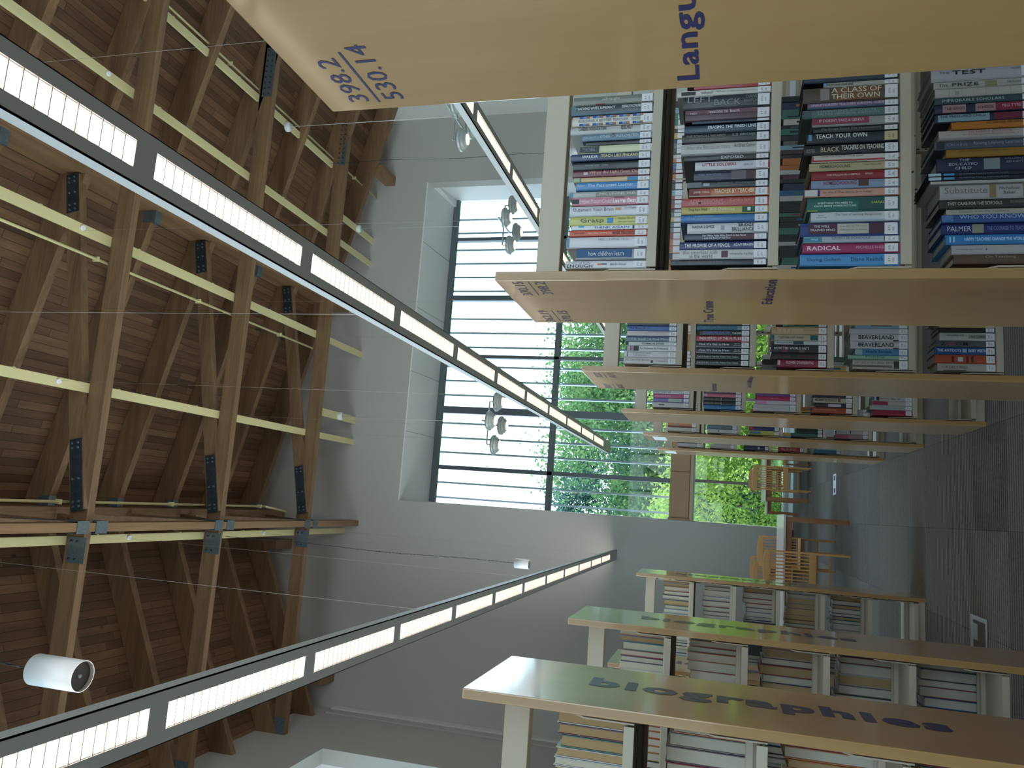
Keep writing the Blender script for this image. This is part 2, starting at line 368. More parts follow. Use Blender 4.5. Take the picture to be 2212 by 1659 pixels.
# corner piers between far and left wall
mb = MB(); mb.box(XL+.0, 17.72, 0, XL+.045, 17.98, 10.35, WALL).box(XL+.0, 18.0, 0, XL+.07, 18.245, 10.35, WALLR); struct(mb, 'trim_2', bevel=.008)
struct(MB().box(XL, 15.45, 0, XL+.02, 17.7, .1, DARKBR), 'baseboard_left')
struct(MB().box(XL+.1, YW-.02, 0, X0-.02, YW, .1, DARKBR), 'baseboard_far')

# ---- window of the bay
w1 = empty('window_1', (0, YG, 0), kind='structure')
mb = MB()
mb.box(X0, -.09, 8.92, X1+.24, .09, 9.06, FRAME)
mb.box(X0, -.10, 5.76, X1+.24, .10, 5.90, FRAME)
mb.box(X0, -.09, 0.0, X1+.24, .09, .12, WHITE)
mb.box(X0, -.09, 2.17, X1+.24, .09, 2.27, WHITE)
mb.build('window_frame', w1, bevel=.008)
for x, w, z0 in ((7.15, .10, 2.7), (5.46, .15, 2.7), (3.83, .09, 2.7), (2.35, .19, 2.7), (0.80, .11, 2.7)):
    MB().box(x-w/2, -.10, z0, x+w/2, .10, 8.95, FRAME).build('mullion', w1, bevel=.01)
for x in (.84, 2.9, 5.0, 7.1): MB().box(x-.035, -.06, .1, x+.035, .06, 2.2, mat('mullion_taupe', '#948a80', .5)).build('mullion', w1, bevel=.006)
for z0, z1 in ((.12, 2.17), (2.72, 5.76), (5.90, 8.92)):
    MB().box(X0+.01, .0, z0, X1+.2, .012, z1, GLASS).build('glass_pane', w1)
sp_ = MB(); sp_.box(X0+.06, YG-.28, 2.29, 1.02, YG-.22, 2.74, MAPLE_X).box(1.035, YG-.28, 2.29, 3.35, YG-.22, 2.74, MAPLE_X)
for a, b in ((3.365, 5.7), (5.715, X1+.1)): sp_.box(a, YG-.28, 2.29, b, YG-.22, 2.74, MAPLE_X)
sp_.box(X0+.0, YG-.30, 2.25, X0+.05, YG-.1, 2.78, MAPLE_X).box(X0, YG-.27, 2.2, X1+.1, YG-.1, 2.27, mat('cream_ledge', '#e2cfae', .5))
sp_.box(X0, YG-.22, 2.27, X1+.2, YG-.05, 2.76, MAPLE_X); struct(sp_, 'trim_3', bevel=.004)
# low white base and metal grille along the glass, pale sill floor of the bay
struct(MB().box(X0+.02, YG-.32, 0, X1+.1, YG-.12, .10, WHITE), 'baseboard_bay', bevel=.006)
struct(MB().box(X0+.0, YW+.2, 0.0, X1+.05, YG-.33, .012, mat('bay_sill_tile', '#b9c2c6', .35)), 'floor_bay')
# ---- window of the left wall, then the added back window
w2 = empty('window_2', (XL-1.5, 0, 0), kind='structure')
mb = MB(); mb.box(-.06, LY0, LZ0, .06, LY1, LZ0+.1, FRAME).box(-.06, LY0, LZ1-.1, .06, LY1, LZ1, FRAME)
for k in range(8): y = LY0+.05+(LY1-LY0-.1)*k/7; mb.box(-.06, y-.05, LZ0, .06, y+.05, LZ1, FRAME)
mb.build('window_frame', w2); MB().box(-.006, LY0, LZ0+.1, .006, LY1, LZ1-.1, GLASS).build('glass_pane', w2)
w3 = empty('fill_window', (0, YB-.2, 0), kind='structure')  # unseen window added behind the camera to let in fill light
mb = MB(); mb.box(-3.2, -.05, 1.4, 7.8, .05, 1.5, FRAME).box(-3.2, -.05, 6.9, 7.8, .05, 7, FRAME)
for k in range(6): x = -3.15+10.9*k/5; mb.box(x-.05, -.05, 1.4, x+.05, .05, 7, FRAME)
mb.build('window_frame', w3); MB().box(-3.2, -.006, 1.5, 7.8, .006, 6.9, GLASS).build('glass_pane', w3)

# vertical sunshade fins outside the glass
k = 0; x = 0.40
FX = [0.0, .40, 1.22, 1.62, 2.02, 2.80, 3.20, 3.60, 4.15, 4.55, 4.95, 5.75, 6.15, 6.55, 6.95, 7.45, 7.85]
for k, x in enumerate(FX):
    o = MB().box(x-.026, YG+.26, 2.8, x+.026, YG+.42, 9.4, FINM).box(x-.006, YG+.1, 5.7, x+.006, YG+.26, 5.75, FINM).build('sunshade_fin')
    tag(o, f'pale blue metal fin outside the tall window, {nth(k)} from its left side', 'sunshade fin', 'vertical fins outside the window')

# ================================================================== ROOF TIMBERS
RY = [17.36, 15.81, 14.23, 12.65, 11.05, 9.48, 7.95, 6.37]
BW = .14
PBX0, PBX1 = 4.60, 4.80
def hanger(parent, x0, x1, y, z0, z1, m=GALV):
    MB().box(x0, y-.006, z0, x1, y+BW+.006, z1, m).build('joist_hanger', parent)
def bolts(mb, pts, y, m):
    for px, pz in pts: mb.tube((px, y, pz), (px, y-.022, pz), .016, m, 8)
wh = ['nearest the far wall', 'second from the far wall', 'third from the far wall', 'fourth from the far wall', 'fifth from the far wall',
      'sixth from the far wall', 'seventh from the far wall', 'nearest the viewer']
for i, y in enumerate(RY):
    a, b = RX+.09, PBX0
    o = MB().prism([(a, zr(a)), (b, zr(b)), (b, zr(b)+DK-.005), (a, zr(a)+DK-.005)], y, y+BW, 'y', FIRX).build('roof_rafter', bevel=.004)
    tag(o, f'deep brown rafter between the ridge and the purlin, {wh[i]}', 'rafter', 'rafters right of the ridge')
    hanger(o, a-.005, a+.16, y, zr(a+.08)-.02, zr(a)+.16)
    if i % 2 == 0: hanger(o, b-.22, b+.0, y, zr(b)-.03, zr(b)+.22)
    a, b = PBX1, XR
    o = MB().prism([(a, zr(a)), (b, zr(b)), (b, zr(b)+DK-.005), (a, zr(a)+DK-.005)], y, y+BW, 'y', FIRX).build('roof_rafter', bevel=.004)
    tag(o, f'deep brown rafter falling from the purlin to the right wall, {wh[i]}', 'rafter', 'rafters right of the purlin')
    if i == 0:
        for q in ((7.2, zr(7.2)+.16), (7.2, zr(7.2)+.34), (7.55, zr(7.55)+.16), (7.55, zr(7.55)+.34)):
            m_ = MB(); bolts(m_, [q], y, GALV); m_.build('bolt', o)
    a, b = XL, RX-.07
    o = MB().prism([(a, zl(a)), (b, zl(b)), (b, zl(b)+DK-.005), (a, zl(a)+DK-.005)], y, y+BW, 'y', FIRX).build('roof_rafter', bevel=.004)
    tag(o, f'deep brown rafter falling from the ridge to the left wall, {wh[i]}', 'rafter', 'rafters left of the ridge')
for y, nm in ((15.82, 'nearest the far wall'), (12.65, 'middle one of the three in view'), (9.50, 'nearest the viewer of the three in view')):
    z0, z1 = 10.28, 10.575
    t = empty('roof_truss', (0, y, z0), label=f'timber roof truss with tie beam and strut, {nm}', cat='roof truss', group='roof trusses')
    dz = z1-z0
    MB().box(XL, 0, 0, XR, .13, dz, FIRX).build('tie_beam', t, bevel=.004)
    for px0, px1, n_, lab in ((7.55, 8.6, 9, 1), (-1.30, -.93, 2, 0)):
        m_ = MB(); m_.box(px0, -.008, .03 if lab else -.06, px1, 0, dz-.05, GALV)
        for q in range(n_):
            xx = px0+.06+(px1-px0-.12)*q/(n_-1)
            bolts(m_, [(xx, .09), (xx, dz-.10)], -.006, GALVD)
        m_.build('steel_plate', t)
    m_ = MB(); m_.box(XL+.0, -.008, .04, XL+.35, 0, dz-.02, GALV); m_.build('steel_plate', t)
    for ya, yb in ((-.22, 0), (.13, .35)):
        MB().prism([(-.875, .2), (-.875, -.072), (-.695, -.072), (-.695, .2), (-.705, .2), (-.705, -.062), (-.865, -.062), (-.865, .2)], ya, yb, 'y', GALV).build('beam_seat', t)
    p0, p1 = Vector((-.55, 10.40-z0)), Vector((4.55, 11.43-z0)); d = (p1-p0).normalized(); nn = Vector((-d.y, d.x))
    def band(u0, u1, h0, h1, ya, yb, m, name, us=()):
        a = p0+d*u0; b = p0+d*u1
        mm = MB().prism([tuple(a+nn*h0), tuple(b+nn*h0), tuple(b+nn*h1), tuple(a+nn*h1)], ya, yb, 'y', m)
        for u in us:
            for h in (-.05, .05): e = p0+d*u+nn*h; mm.tube((e.x, ya+.002, e.y), (e.x, ya-.02, e.y), .017, GALV, 8)
        return mm.build(name, t, bevel=.003 if not us else 0)
    L = (p1-p0).length
    band(.0, L, -.125, .125, -.07, .06, FIRX, 'diagonal_strut')
    band(-.02, 1.03, -.10, .10, -.082, -.07, GALVD, 'steel_plate', (.05, .12, .45, .9, .97))
    band(L-.62, L+.02, -.11, .11, -.082, -.07, GALVD, 'steel_plate', (L-.58, L-.5, L-.3, L-.12, L-.05))
    MB().box(-.84, .0, .29, -.72, .12, 2.0, FIRX).build('post', t)
    for sg in (-1, 1):
        y0_, y1_ = (.06+sg*.07, .06+sg*1.45)
        br = MB().prism([(y0_, .24), (y1_, 1.82), (y1_, 2.0), (y0_, .46)], -.84, -.72, 'x', FIRY).build('brace', t)
        MB().prism([(y0_, .26), (.06+sg*.5, .75), (.06+sg*.5, .89), (y0_, .42)], -.72, -.712, 'x', GALVD).build('steel_plate', br)
tag(MB().prism([(-.82, 12.30), (-.62, 12.30), (-.62, 13.06), (-.82, 13.06)], YB, YW, 'y', FIRY).build('ridge_beam', bevel=.004), 'heavy timber ridge beam under the peak of the ceiling', 'beam')
tag(MB().prism([(PBX0, 11.08), (PBX1, 11.08), (PBX1, zr(PBX1)+DK-.01), (PBX0, zr(PBX0)+DK-.01)], YB, YW, 'y', FIRY).build('purlin_beam', bevel=.004), 'deep timber purlin running along the right slope above the lamps', 'beam')
tag(MB().box(-.85, YB, 10.22, -.72, YW, 10.50, FIRY).build('longitudinal_beam', bevel=.004), 'slim timber beam running lengthwise at tie beam level under the ridge', 'beam')
tag(MB().box(XL+.62, 17.62, 10.46, XL+.80, YW, 10.72, FIRY).build('ledger_beam', bevel=.004), 'short timber beam end meeting the far wall near the left corner', 'beam')
tag(MB().box(8.05, 17.5, 10.12, 8.3, YW, 10.4, FIRY).build('ledger_beam', bevel=.004), 'short timber beam end meeting the far wall at the far right', 'beam')
tag(MB().box(-1.55, 17.5, 12.0, -1.32, YW, 12.3, FIRY).build('ledger_beam', bevel=.004), 'short timber block on the far wall just left of the ridge', 'beam')

# cream raceways with suspension discs, conduits
def raceway(x0, x1, y0, y1, z, lab, discs=()):
    o = MB().box(x0, y0, z, x1, y1, z+.05, CREAM).build('cable_raceway', bevel=.004)
    tag(o, lab, 'raceway', 'cream raceways under the ceiling')
    m_ = MB()
    y = math.ceil(y0)
    while y < y1:
        m_.box(x1-.01, y-.02, z-.0, x1+.01, y+.02, z+.055, CREAM).build('clip', o); m_ = MB(); y += 1.9
    m_.bm.free()
    for dy in discs:
        m_ = MB(); m_.lathe([(.035, z-.028), (.04, z-.02), (.04, z)], WHITE, c=((x0+x1)/2+.01, dy), n=20); m_.build('ceiling_cup', o)
    return o
ZR = 10.58
raceway(-1.06, -.93, YB, YW, ZR, 'cream raceway left of the ridge beam, nearest the left wall', (6.77, 10.75, 14.60))
raceway(1.15, 1.29, YB, YW, ZR, 'cream raceway right of the ridge beam, first to its right', (8.93, 12.85))
raceway(3.40, 3.55, YB, YW, ZR, 'cream raceway just left of the purlin, second to the right of the ridge', (8.93, 12.85))
raceway(5.83, 5.97, YB, YW, ZR, 'cream raceway just right of the purlin', (8.95, 12.85))
raceway(7.46, 7.60, YB, 15.75, ZR, 'cream raceway at the right, nearest the right wall')
raceway(1.68, 1.86, 16.0, YW, ZR, 'short cream raceway carrying the middle cluster pendant by the far wall')
raceway(6.45, 6.6, 16.0, YW, ZR, 'short cream raceway carrying the right cluster pendant by the far wall')
for x, z, y0, y1, lab in ((3.14, 10.62, YB, 15.8, 'thin cream conduit beside the second raceway right of the ridge'), (-.45, 10.62, YB, 14.6, 'thin cream conduit running under the right side of the ridge'),
                         (7.72, 10.62, YB, YW, 'thin cream conduit beside the rightmost raceway')):
    m_ = MB().tube((x, y0, z), (x, y1, z), .022, CREAM, 10)
    if x == -.45: m_.tube((x, y1, z), (x-.1, y1+.9, z+.02), .022, CREAM, 10)
    o = m_.build('conduit'); tag(o, lab, 'conduit')
    for q in (9.3, 11.7, 14.4, 16.9):
        if q < y1: MB().box(x-.035, q, z-.04, x+.035, q+.03, z+.06, CREAM).build('clamp', o)

# ================================================================== LAMPS
def linear(xc, z, y0, y1, k0, wires, topz, lab):
    t = empty('linear_pendant_light', (xc, y0, z), label=lab, cat='ceiling light', group='long linear pendant lights')
    W, H, Lw = .112, .075, .055; L = y1-y0
    m_ = MB()
    m_.box(-W, 0, 0, -W+.004, L, H, FIXW).box(W-.004, 0, 0, W, L, H, FIXW)
    m_.box(-W, 0, 0, -Lw, L, .012, FIXW).box(Lw, 0, 0, W, L, .012, FIXW)
    m_.box(-W, -.004, 0, W, 0, H, FIXW).box(-W, L, 0, W, L+.004, H, FIXW)
    k = k0; segs = []
    P_ = 1.2705
    while k+1.155 < y1-.02: segs.append((k-y0, k+1.155-y0)); k += P_
    prev = 0
    for a, b in segs: m_.box(-Lw, prev, 0, Lw, a, .012, FIXW); prev = b
    m_.box(-Lw, prev, 0, Lw, L, .012, FIXW)
    m_.build('housing', t)
    for a, b in segs:
        l_ = MB().box(-Lw, a, .034, Lw, b, .038, LENS).build('lens', t)
        lm = MB(); n = 20
        for q in range(1, n): yy = a+(b-a)*q/n; lm.box(-Lw, yy-.0018, .002, Lw, yy+.0018, .032, mat('louver_silver', '#d6d0cb', .45))
        lm.box(-Lw, a, .010, -Lw+.002, b, .034, REVEAL).box(Lw-.002, a, .010, Lw, b, .034, REVEAL)
        lm.build('louver', l_)
    MB().box(-W+.03, .1, .055, W-.03, L-.1, .058, UPL).build('uplight', t)
    for wy in wires: MB().tube((0, wy-y0, H-.02), (0, wy-y0, topz-z-.029), .0013, WIRE, 6).build('suspension_wire', t)
    return t
ZF = 3.75
linear(1.238, ZF, -1.3, 16.13, -1.24+.0-.05, (4.97, 8.93, 12.85, 15.9), ZR, 'long grey linear pendant over the right bookcases, crossing the tall window in the picture')
linear(-.998, ZF, -2.0, 18.02, -2.05+.01, (6.77, 10.75, 14.60, 17.7), ZR, 'long grey linear pendant over the left bookcases, ending at the far wall')
linear(3.442, ZF, -1.3, 16.13, -1.24-.05, (4.97, 8.93, 12.85, 15.9), ZR, 'long grey linear pendant farthest right, partly hidden behind the nearest end panel')

def cluster(x, y, z, lab):
    t = empty('cluster_pendant', (x, y, z), label=lab, cat='pendant lamp', group='cluster pendants with four round heads')
    MB().lathe([(.0, ZR-z-.075), (.09, ZR-z-.07), (.10, ZR-z-.05), (.10, ZR-z)], WHITE, n=28, cap=False).build('canopy', t)
    MB().tube((0, 0, .2), (0, 0, ZR-z-.05), .006, mat('rod_white', '#c9cbc8', .5), 8).build('suspension_rod', t)
    MB().box(-.50, -.018, .165, .50, .018, .195, LAMPG).box(-.018, -.50, .165, .018, .50, .195, LAMPG).lathe([(.05, .12), (.05, .22)], LAMPG).build('cross_arm', t, bevel=.003)
    for dx, dy in ((-.5, 0), (.5, 0), (0, -.5), (0, .5)):
        h = MB().lathe([(.06, .07), (.20, .055), (.225, .03), (.225, -.02), (.20, -.028), (.185, -.035), (.18, -.075), (.165, -.085), (.12, -.125), (.118, -.13)], LAMPG, c=(dx, dy), n=40, cap=False)
        h.tube((dx, dy, .06), (dx, dy, .17), .012, LAMPG, 8); h = h.build('lamp_head', t)
        MB().lathe([(.105, -.118), (.105, -.138)], DISCL, c=(dx, dy), n=32).build('lens', h)
cluster(1.77, 17.35, 6.60, 'cluster pendant with four round heads before the window, left of the long light')
cluster(6.53, 17.3, 6.57, 'cluster pendant with four round heads before the window, right of the long light')
cluster(7.45, 13.7, 6.66, 'grey cluster pendant with four round heads farthest right, behind the long lights')

def cylinder(x, y, z0, z1, r, lab, sw=0.0, wob=0.02):
    t = empty('cylinder_pendant', (x, y, z0), label=lab, cat='pendant lamp', group='white cylinder pendants on chains'); H = z1-z0
    m_ = MB(); m_.lathe([(r-.004, .0), (r, 0), (r, H), (.0, H)], WHITE, n=48, cap=False).lathe([(r-.004, 0), (r-.004, .06)], mat('inner_grey', '#8b857c', .6), n=48, cap=False); m_.build('shade', t)
    b = MB().lathe([(0, .022), (r-.005, .022)], BLACK, n=48, cap=False).build('baffle', t)
    MB().lathe([(0, .008), (.010, .012), (.012, .022)], GALV, n=12, cap=False).build('screw', b)
    # chain of links with the cable threaded through it
    m_ = MB(); zt = ZR-z0; z = H; k = 0; rnd = random.Random(3)
    px, py = 0.0, 0.0
    n = int((zt-H)/.034)
    pts = []
    for k in range(n+1):
        u = k/n; pts.append(Vector((wob*math.sin(u*9+1)*math.sin(math.pi*u)+sw*u, wob*math.cos(u*13)*math.sin(math.pi*u), H+(zt-H)*u)))
    for k in range(n):
        a, b_ = pts[k], pts[k+1]; s = .0055; o = Vector((s, 0, 0)) if k % 2 else Vector((0, s, 0))
        m_.tube(a-o-Vector((0, 0, .003)), b_-o+Vector((0, 0, .003)), .0014, CHAINM, 4); m_.tube(a+o-Vector((0, 0, .003)), b_+o+Vector((0, 0, .003)), .0014, CHAINM, 4)
    m_.build('chain', t)
    m_ = MB()
    for k in range(0, n-3, 3): m_.tube(pts[k]+Vector((.006*math.sin(k), .006*math.cos(k), 0)), pts[k+3]+Vector((.006*math.sin(k+3), .006*math.cos(k+3), 0)), .0032, CHAINM, 5)
    m_.build('power_cord', t)
cylinder(-1.015, 3.45, 4.57, 4.86, .077, 'white cylinder pendant with black underside, near the viewer above the left light')
cylinder(-1.02, 13.25, 4.62, 4.87, .081, 'small white cylinder pendant hanging on a chain before the far wall')
cylinder(7.5, 15.6, 4.62, 4.87, .081, 'white cylinder pendant hanging on a chain at the right before the far wall')

# ================================================================== BOOKCASES
SZ = [1.73, 1.40, 1.067, .735, .395, .075]
SN = ['top shelf', 'second shelf', 'third shelf', 'fourth shelf', 'fifth shelf', 'bottom shelf']
# ---- lettering on the end panels: (text, bold, Yleft, Yright, z0, z1), read from the aisle
SIGN = {
 'R1': [('398.2', 0, 1.113, .985, 2.086, 2.120), ('-', 0, 1.118, .972, 2.069, 2.073), ('530.14', 0, 1.113, .957, 2.024, 2.058), ('Language', 1, 1.117, .785, 1.541, 1.584)],
 'R2': [('370.15', 0, 2.318, 2.172, 2.089, 2.122), ('-', 0, 2.318, 2.172, 2.070, 2.073), ('398.2', 0, 2.306, 2.172, 2.022, 2.055), ('362.19', 0, 2.66, 2.51, 2.089, 2.122),
        ('-', 0, 2.66, 2.51, 2.070, 2.073), ('370.15', 0, 2.66, 2.51, 2.022, 2.055), ('Education', 1, 2.415, 2.162, 1.374, 1.405), ('True Crime', 1, 2.653, 2.385, 1.545, 1.578)],
 'R3': [('332.02', 0, 3.838, 3.70, 2.089, 2.122), ('-', 0, 3.838, 3.70, 2.070, 2.073), ('362.19', 0, 3.838, 3.70, 2.022, 2.055), ('320.9', 0, 4.18, 4.04, 2.089, 2.122),
        ('-', 0, 4.18, 4.04, 2.070, 2.073), ('332.02', 0, 4.18, 4.04, 2.022, 2.055), ('Law & Military', 1, 4.02, 3.70, 1.374, 1.405), ('Economics', 1, 4.17, 3.93, 1.545, 1.578)],
}
BK = {}   # books: key -> rows
def B(t, h, col, items=(), bands=(), desc='', st='#e6e3e6'): return dict(t=t, h=h, col=col, items=items, bands=bands, desc=desc, st=st)
# text item: (string, f0, f1, v, size, colour, bold)   f runs down the spine 0..1, v across it -0.5..0.5
A_ = [(.689,.712,1.966),(.7135,.7475,1.936),(.7495,.7835,1.966),(.7843,.8035,1.959),(.8045,.8178,1.954),(.8188,.8467,1.961),(.8477,.8797,1.963),(.8805,.9047,1.958),(.9057,.9257,1.967),(.9267,.9538,1.948),(.9545,.9695,1.957),(.9705,.991,1.961),(.992,1.0187,1.961),(1.0195,1.0427,1.968),(1.0437,1.0685,1.944),(1.0695,1.0825,1.927),(1.0835,1.1055,1.938),(1.1065,1.1308,1.976),(1.1318,1.165,1.972),(1.166,1.1985,1.977),(1.1995,1.228,1.972)]
A_D = [
 ('#d4d2d6', [('NEVER', .04, .32, .25, .36, '#a8a4ac', 0), ('ENOUGH', .02, .34, -.2, .42, '#4a464e', 1), ('BREHEN WALLAC', .56, .76, 0, .3, '#55505a', 0)], [(.40, .52, -.1, .15, '#6c7684'), (.40, .46, -.1, .15, '#dd7850')], 'white book lettered never enough'),
 ('#8e9298', [('how children learn', .18, .68, .05, .42, '#d8dee6', 0)], [(.0, .80, -.3, .45, '#0f4a7c')], 'blue and grey book lettered how children learn'),
 ('#d8d4d8', [('MEL LEVINE, M.D.', .40, .78, .22, .24, '#9aa0ae', 0)], [(0, .04, -.5, .5, '#6f93ae'), (.9, .99, -.5, -.38, '#2a3550')], 'thick white book with a pale blue top edge'),
 ('#cb4f30', [('AN UNCOMMON', .24, .54, 0, .36, '#f0c8b0', 0), ('SENSE TEACHING', .56, .86, 0, .42, '#2c1c18', 1), ('A MIND FOR NUMBERS', .04, .20, 0, .22, '#6e2418', 0)], [(0, 1, -.5, -.4, '#a83028')], 'orange red book lettered uncommon sense teaching'),
 ('#dde0e6', [('THINK AGAIN', .30, .76, 0, .5, '#4a6aa8', 1)], [(.09, .17, .05, .5, '#4fa0d0'), (.80, .83, -.5, .5, '#243a50')], 'slim white book with blue lettering'),
 ('#c3c06c', [('Grasp', .14, .44, .0, .58, '#2c3020', 0), ('Sanjay Sarma', .62, .86, .2, .24, '#6f6c3c', 0), ('with Luke Yoquinto', .62, .86, -.16, .2, '#6f6c3c', 0)], [(.48, .56, -.28, .32, '#3f86c4')], 'yellow green book lettered grasp'),
 ('#cfcfd4', [('Outsmart Your Brain', .04, .56, .14, .34, '#6c6c76', 0), ('Daniel Willingham', .70, .84, .2, .22, '#80808a', 0)], [(.58, .66, .02, .3, '#c89a74')], 'white book lettered outsmart your brain'),
 ('#cc8796', [('How Your Child', .12, .52, -.02, .56, '#f3dde2', 0), ('Learns Best', .54, .86, -.02, .56, '#ffffff', 1)], [(0, .10, -.3, .3, '#201c22'), (.55, .68, .44, .5, '#8a2048')], 'pink book lettered how your child learns best'),
 ('#b3b1ac', [('LAZINESS', .10, .30, -.1, .38, '#d8d6d0', 0), ('MEL LEVINE, M.D.', .38, .84, .0, .42, '#dcdad4', 0)], [(.33, .86, -.5, .5, '#8f8d86'), (0, .05, -.5, .5, '#6a8eb6')], 'grey book with a blue top and pale lettering'),
 ('#3f83bd', [('The Passionate Learner', .16, .78, .08, .38, '#d6e4f2', 0), ('Robert', .02, .12, .1, .3, '#d6e4f2', 0)], [(.0, .9, -.5, -.36, '#2d6aa0')], 'bright blue book lettered the passionate learner'),
 ('#ccab7e', [], [(.0, .08, -.5, .5, '#a7b78e'), (.08, .10, -.5, .5, '#3e6f9e'), (.70, .86, -.5, .5, '#5286ae')], 'slim tan and blue book'),
 ('#743042', [('When the Light Goes On', .22, .86, .1, .62, '#dcb8a0', 0)], [(.14, .20, -.15, .25, '#d8c0c0')], 'maroon book lettered when the light goes on'),
 ('#141e1c', [('REPEATING HOPES', .16, .34, 0, .22, '#a8b0a8', 0), ('LYONS', .38, .46, 0, .22, '#a8b0a8', 0)], [], 'near black green book with small lettering'),
 ('#27365c', [('WALKER', .14, .34, .05, .42, '#dfe3ea', 1), ('TEACH LIKE FINLAND', .38, .84, .1, .42, '#e3d892', 1)], [], 'navy book lettered teach like finland in yellow'),
 ('#cdd0a8', [('TEACHERS', .04, .22, .0, .5, '#8e949c', 0)], [(0, .28, -.5, .5, '#33393f')], 'book half charcoal and half pale green'),
 ('#0e0f14', [], [(.80, .98, -.1, .2, '#8a8a90')], 'slim black book'),
 ('#5d7a90', [("OTHER PEOPLE'S CHILDREN", .26, .90, .05, .44, '#cfdbe4', 0), ('LISA DELPIT', .02, .20, 0, .28, '#b8cad8', 0)], [(.42, .47, -.1, .5, '#1a222a')], "slate blue book lettered other people's children"),
 ('#b8b7b4', [('CAREERS IN EDUCATION', .10, .44, .2, .42, '#2c2c2e', 1), ('EDELFELT', .62, .76, .2, .46, '#2c2c2e', 1)], [], 'light grey book lettered careers in education'),
 ('#cfc8ba', [('BUILDING A BETTER TEACHER', .08, .70, .0, .24, '#5f7494', 0), ('GREEN', .74, .86, 0, .24, '#5f7494', 0)],
   [(a+.0, a+.045, v, v+.2, c) for k in range(5) for v in (.28, -.46) for a, c in ((.09+.165*k, '#24489a'), (.135+.165*k, '#5f90c4'), (.175+.165*k, '#9a6452'))], 'cream book with blue and brown squares'),
 ('#2d3b42', [('TEACHING WHITE SUPREMACY', .06, .54, .18, .28, '#dde2e4', 1), ('DONALD YACOVONE', .62, .90, .2, .28, '#dde2e4', 1)], [(0, 1, -.5, -.3, '#526f80'), (0, .06, -.3, .5, '#54707e')], 'dark slate book with white capitals'),
 ('#74776d', [('self-taught', .36, .58, .05, .46, '#c9cabc', 0)], [(.28, .40, -.5, -.38, '#8e2418')], 'grey green book lettered self-taught'),
]
B_ = [(.693,.7103,1.674),(.7115,.740,1.638),(.741,.7645,1.639),(.768,.787,1.626),(.788,.818,1.619),(.819,.8433,1.638),(.8443,.866,1.637),(.867,.894,1.636),(.895,.921,1.618),(.922,.942,1.624),(.943,.974,1.606),(.977,1.0035,1.604),(1.0045,1.020,1.636),(1.021,1.059,1.645),(1.060,1.0873,1.644),(1.0883,1.1163,1.638),(1.1173,1.126,1.617),(1.127,1.162,1.637),(1.163,1.204,1.644),(1.205,1.225,1.663),(1.226,1.243,1.615),(1.244,1.263,1.636)]
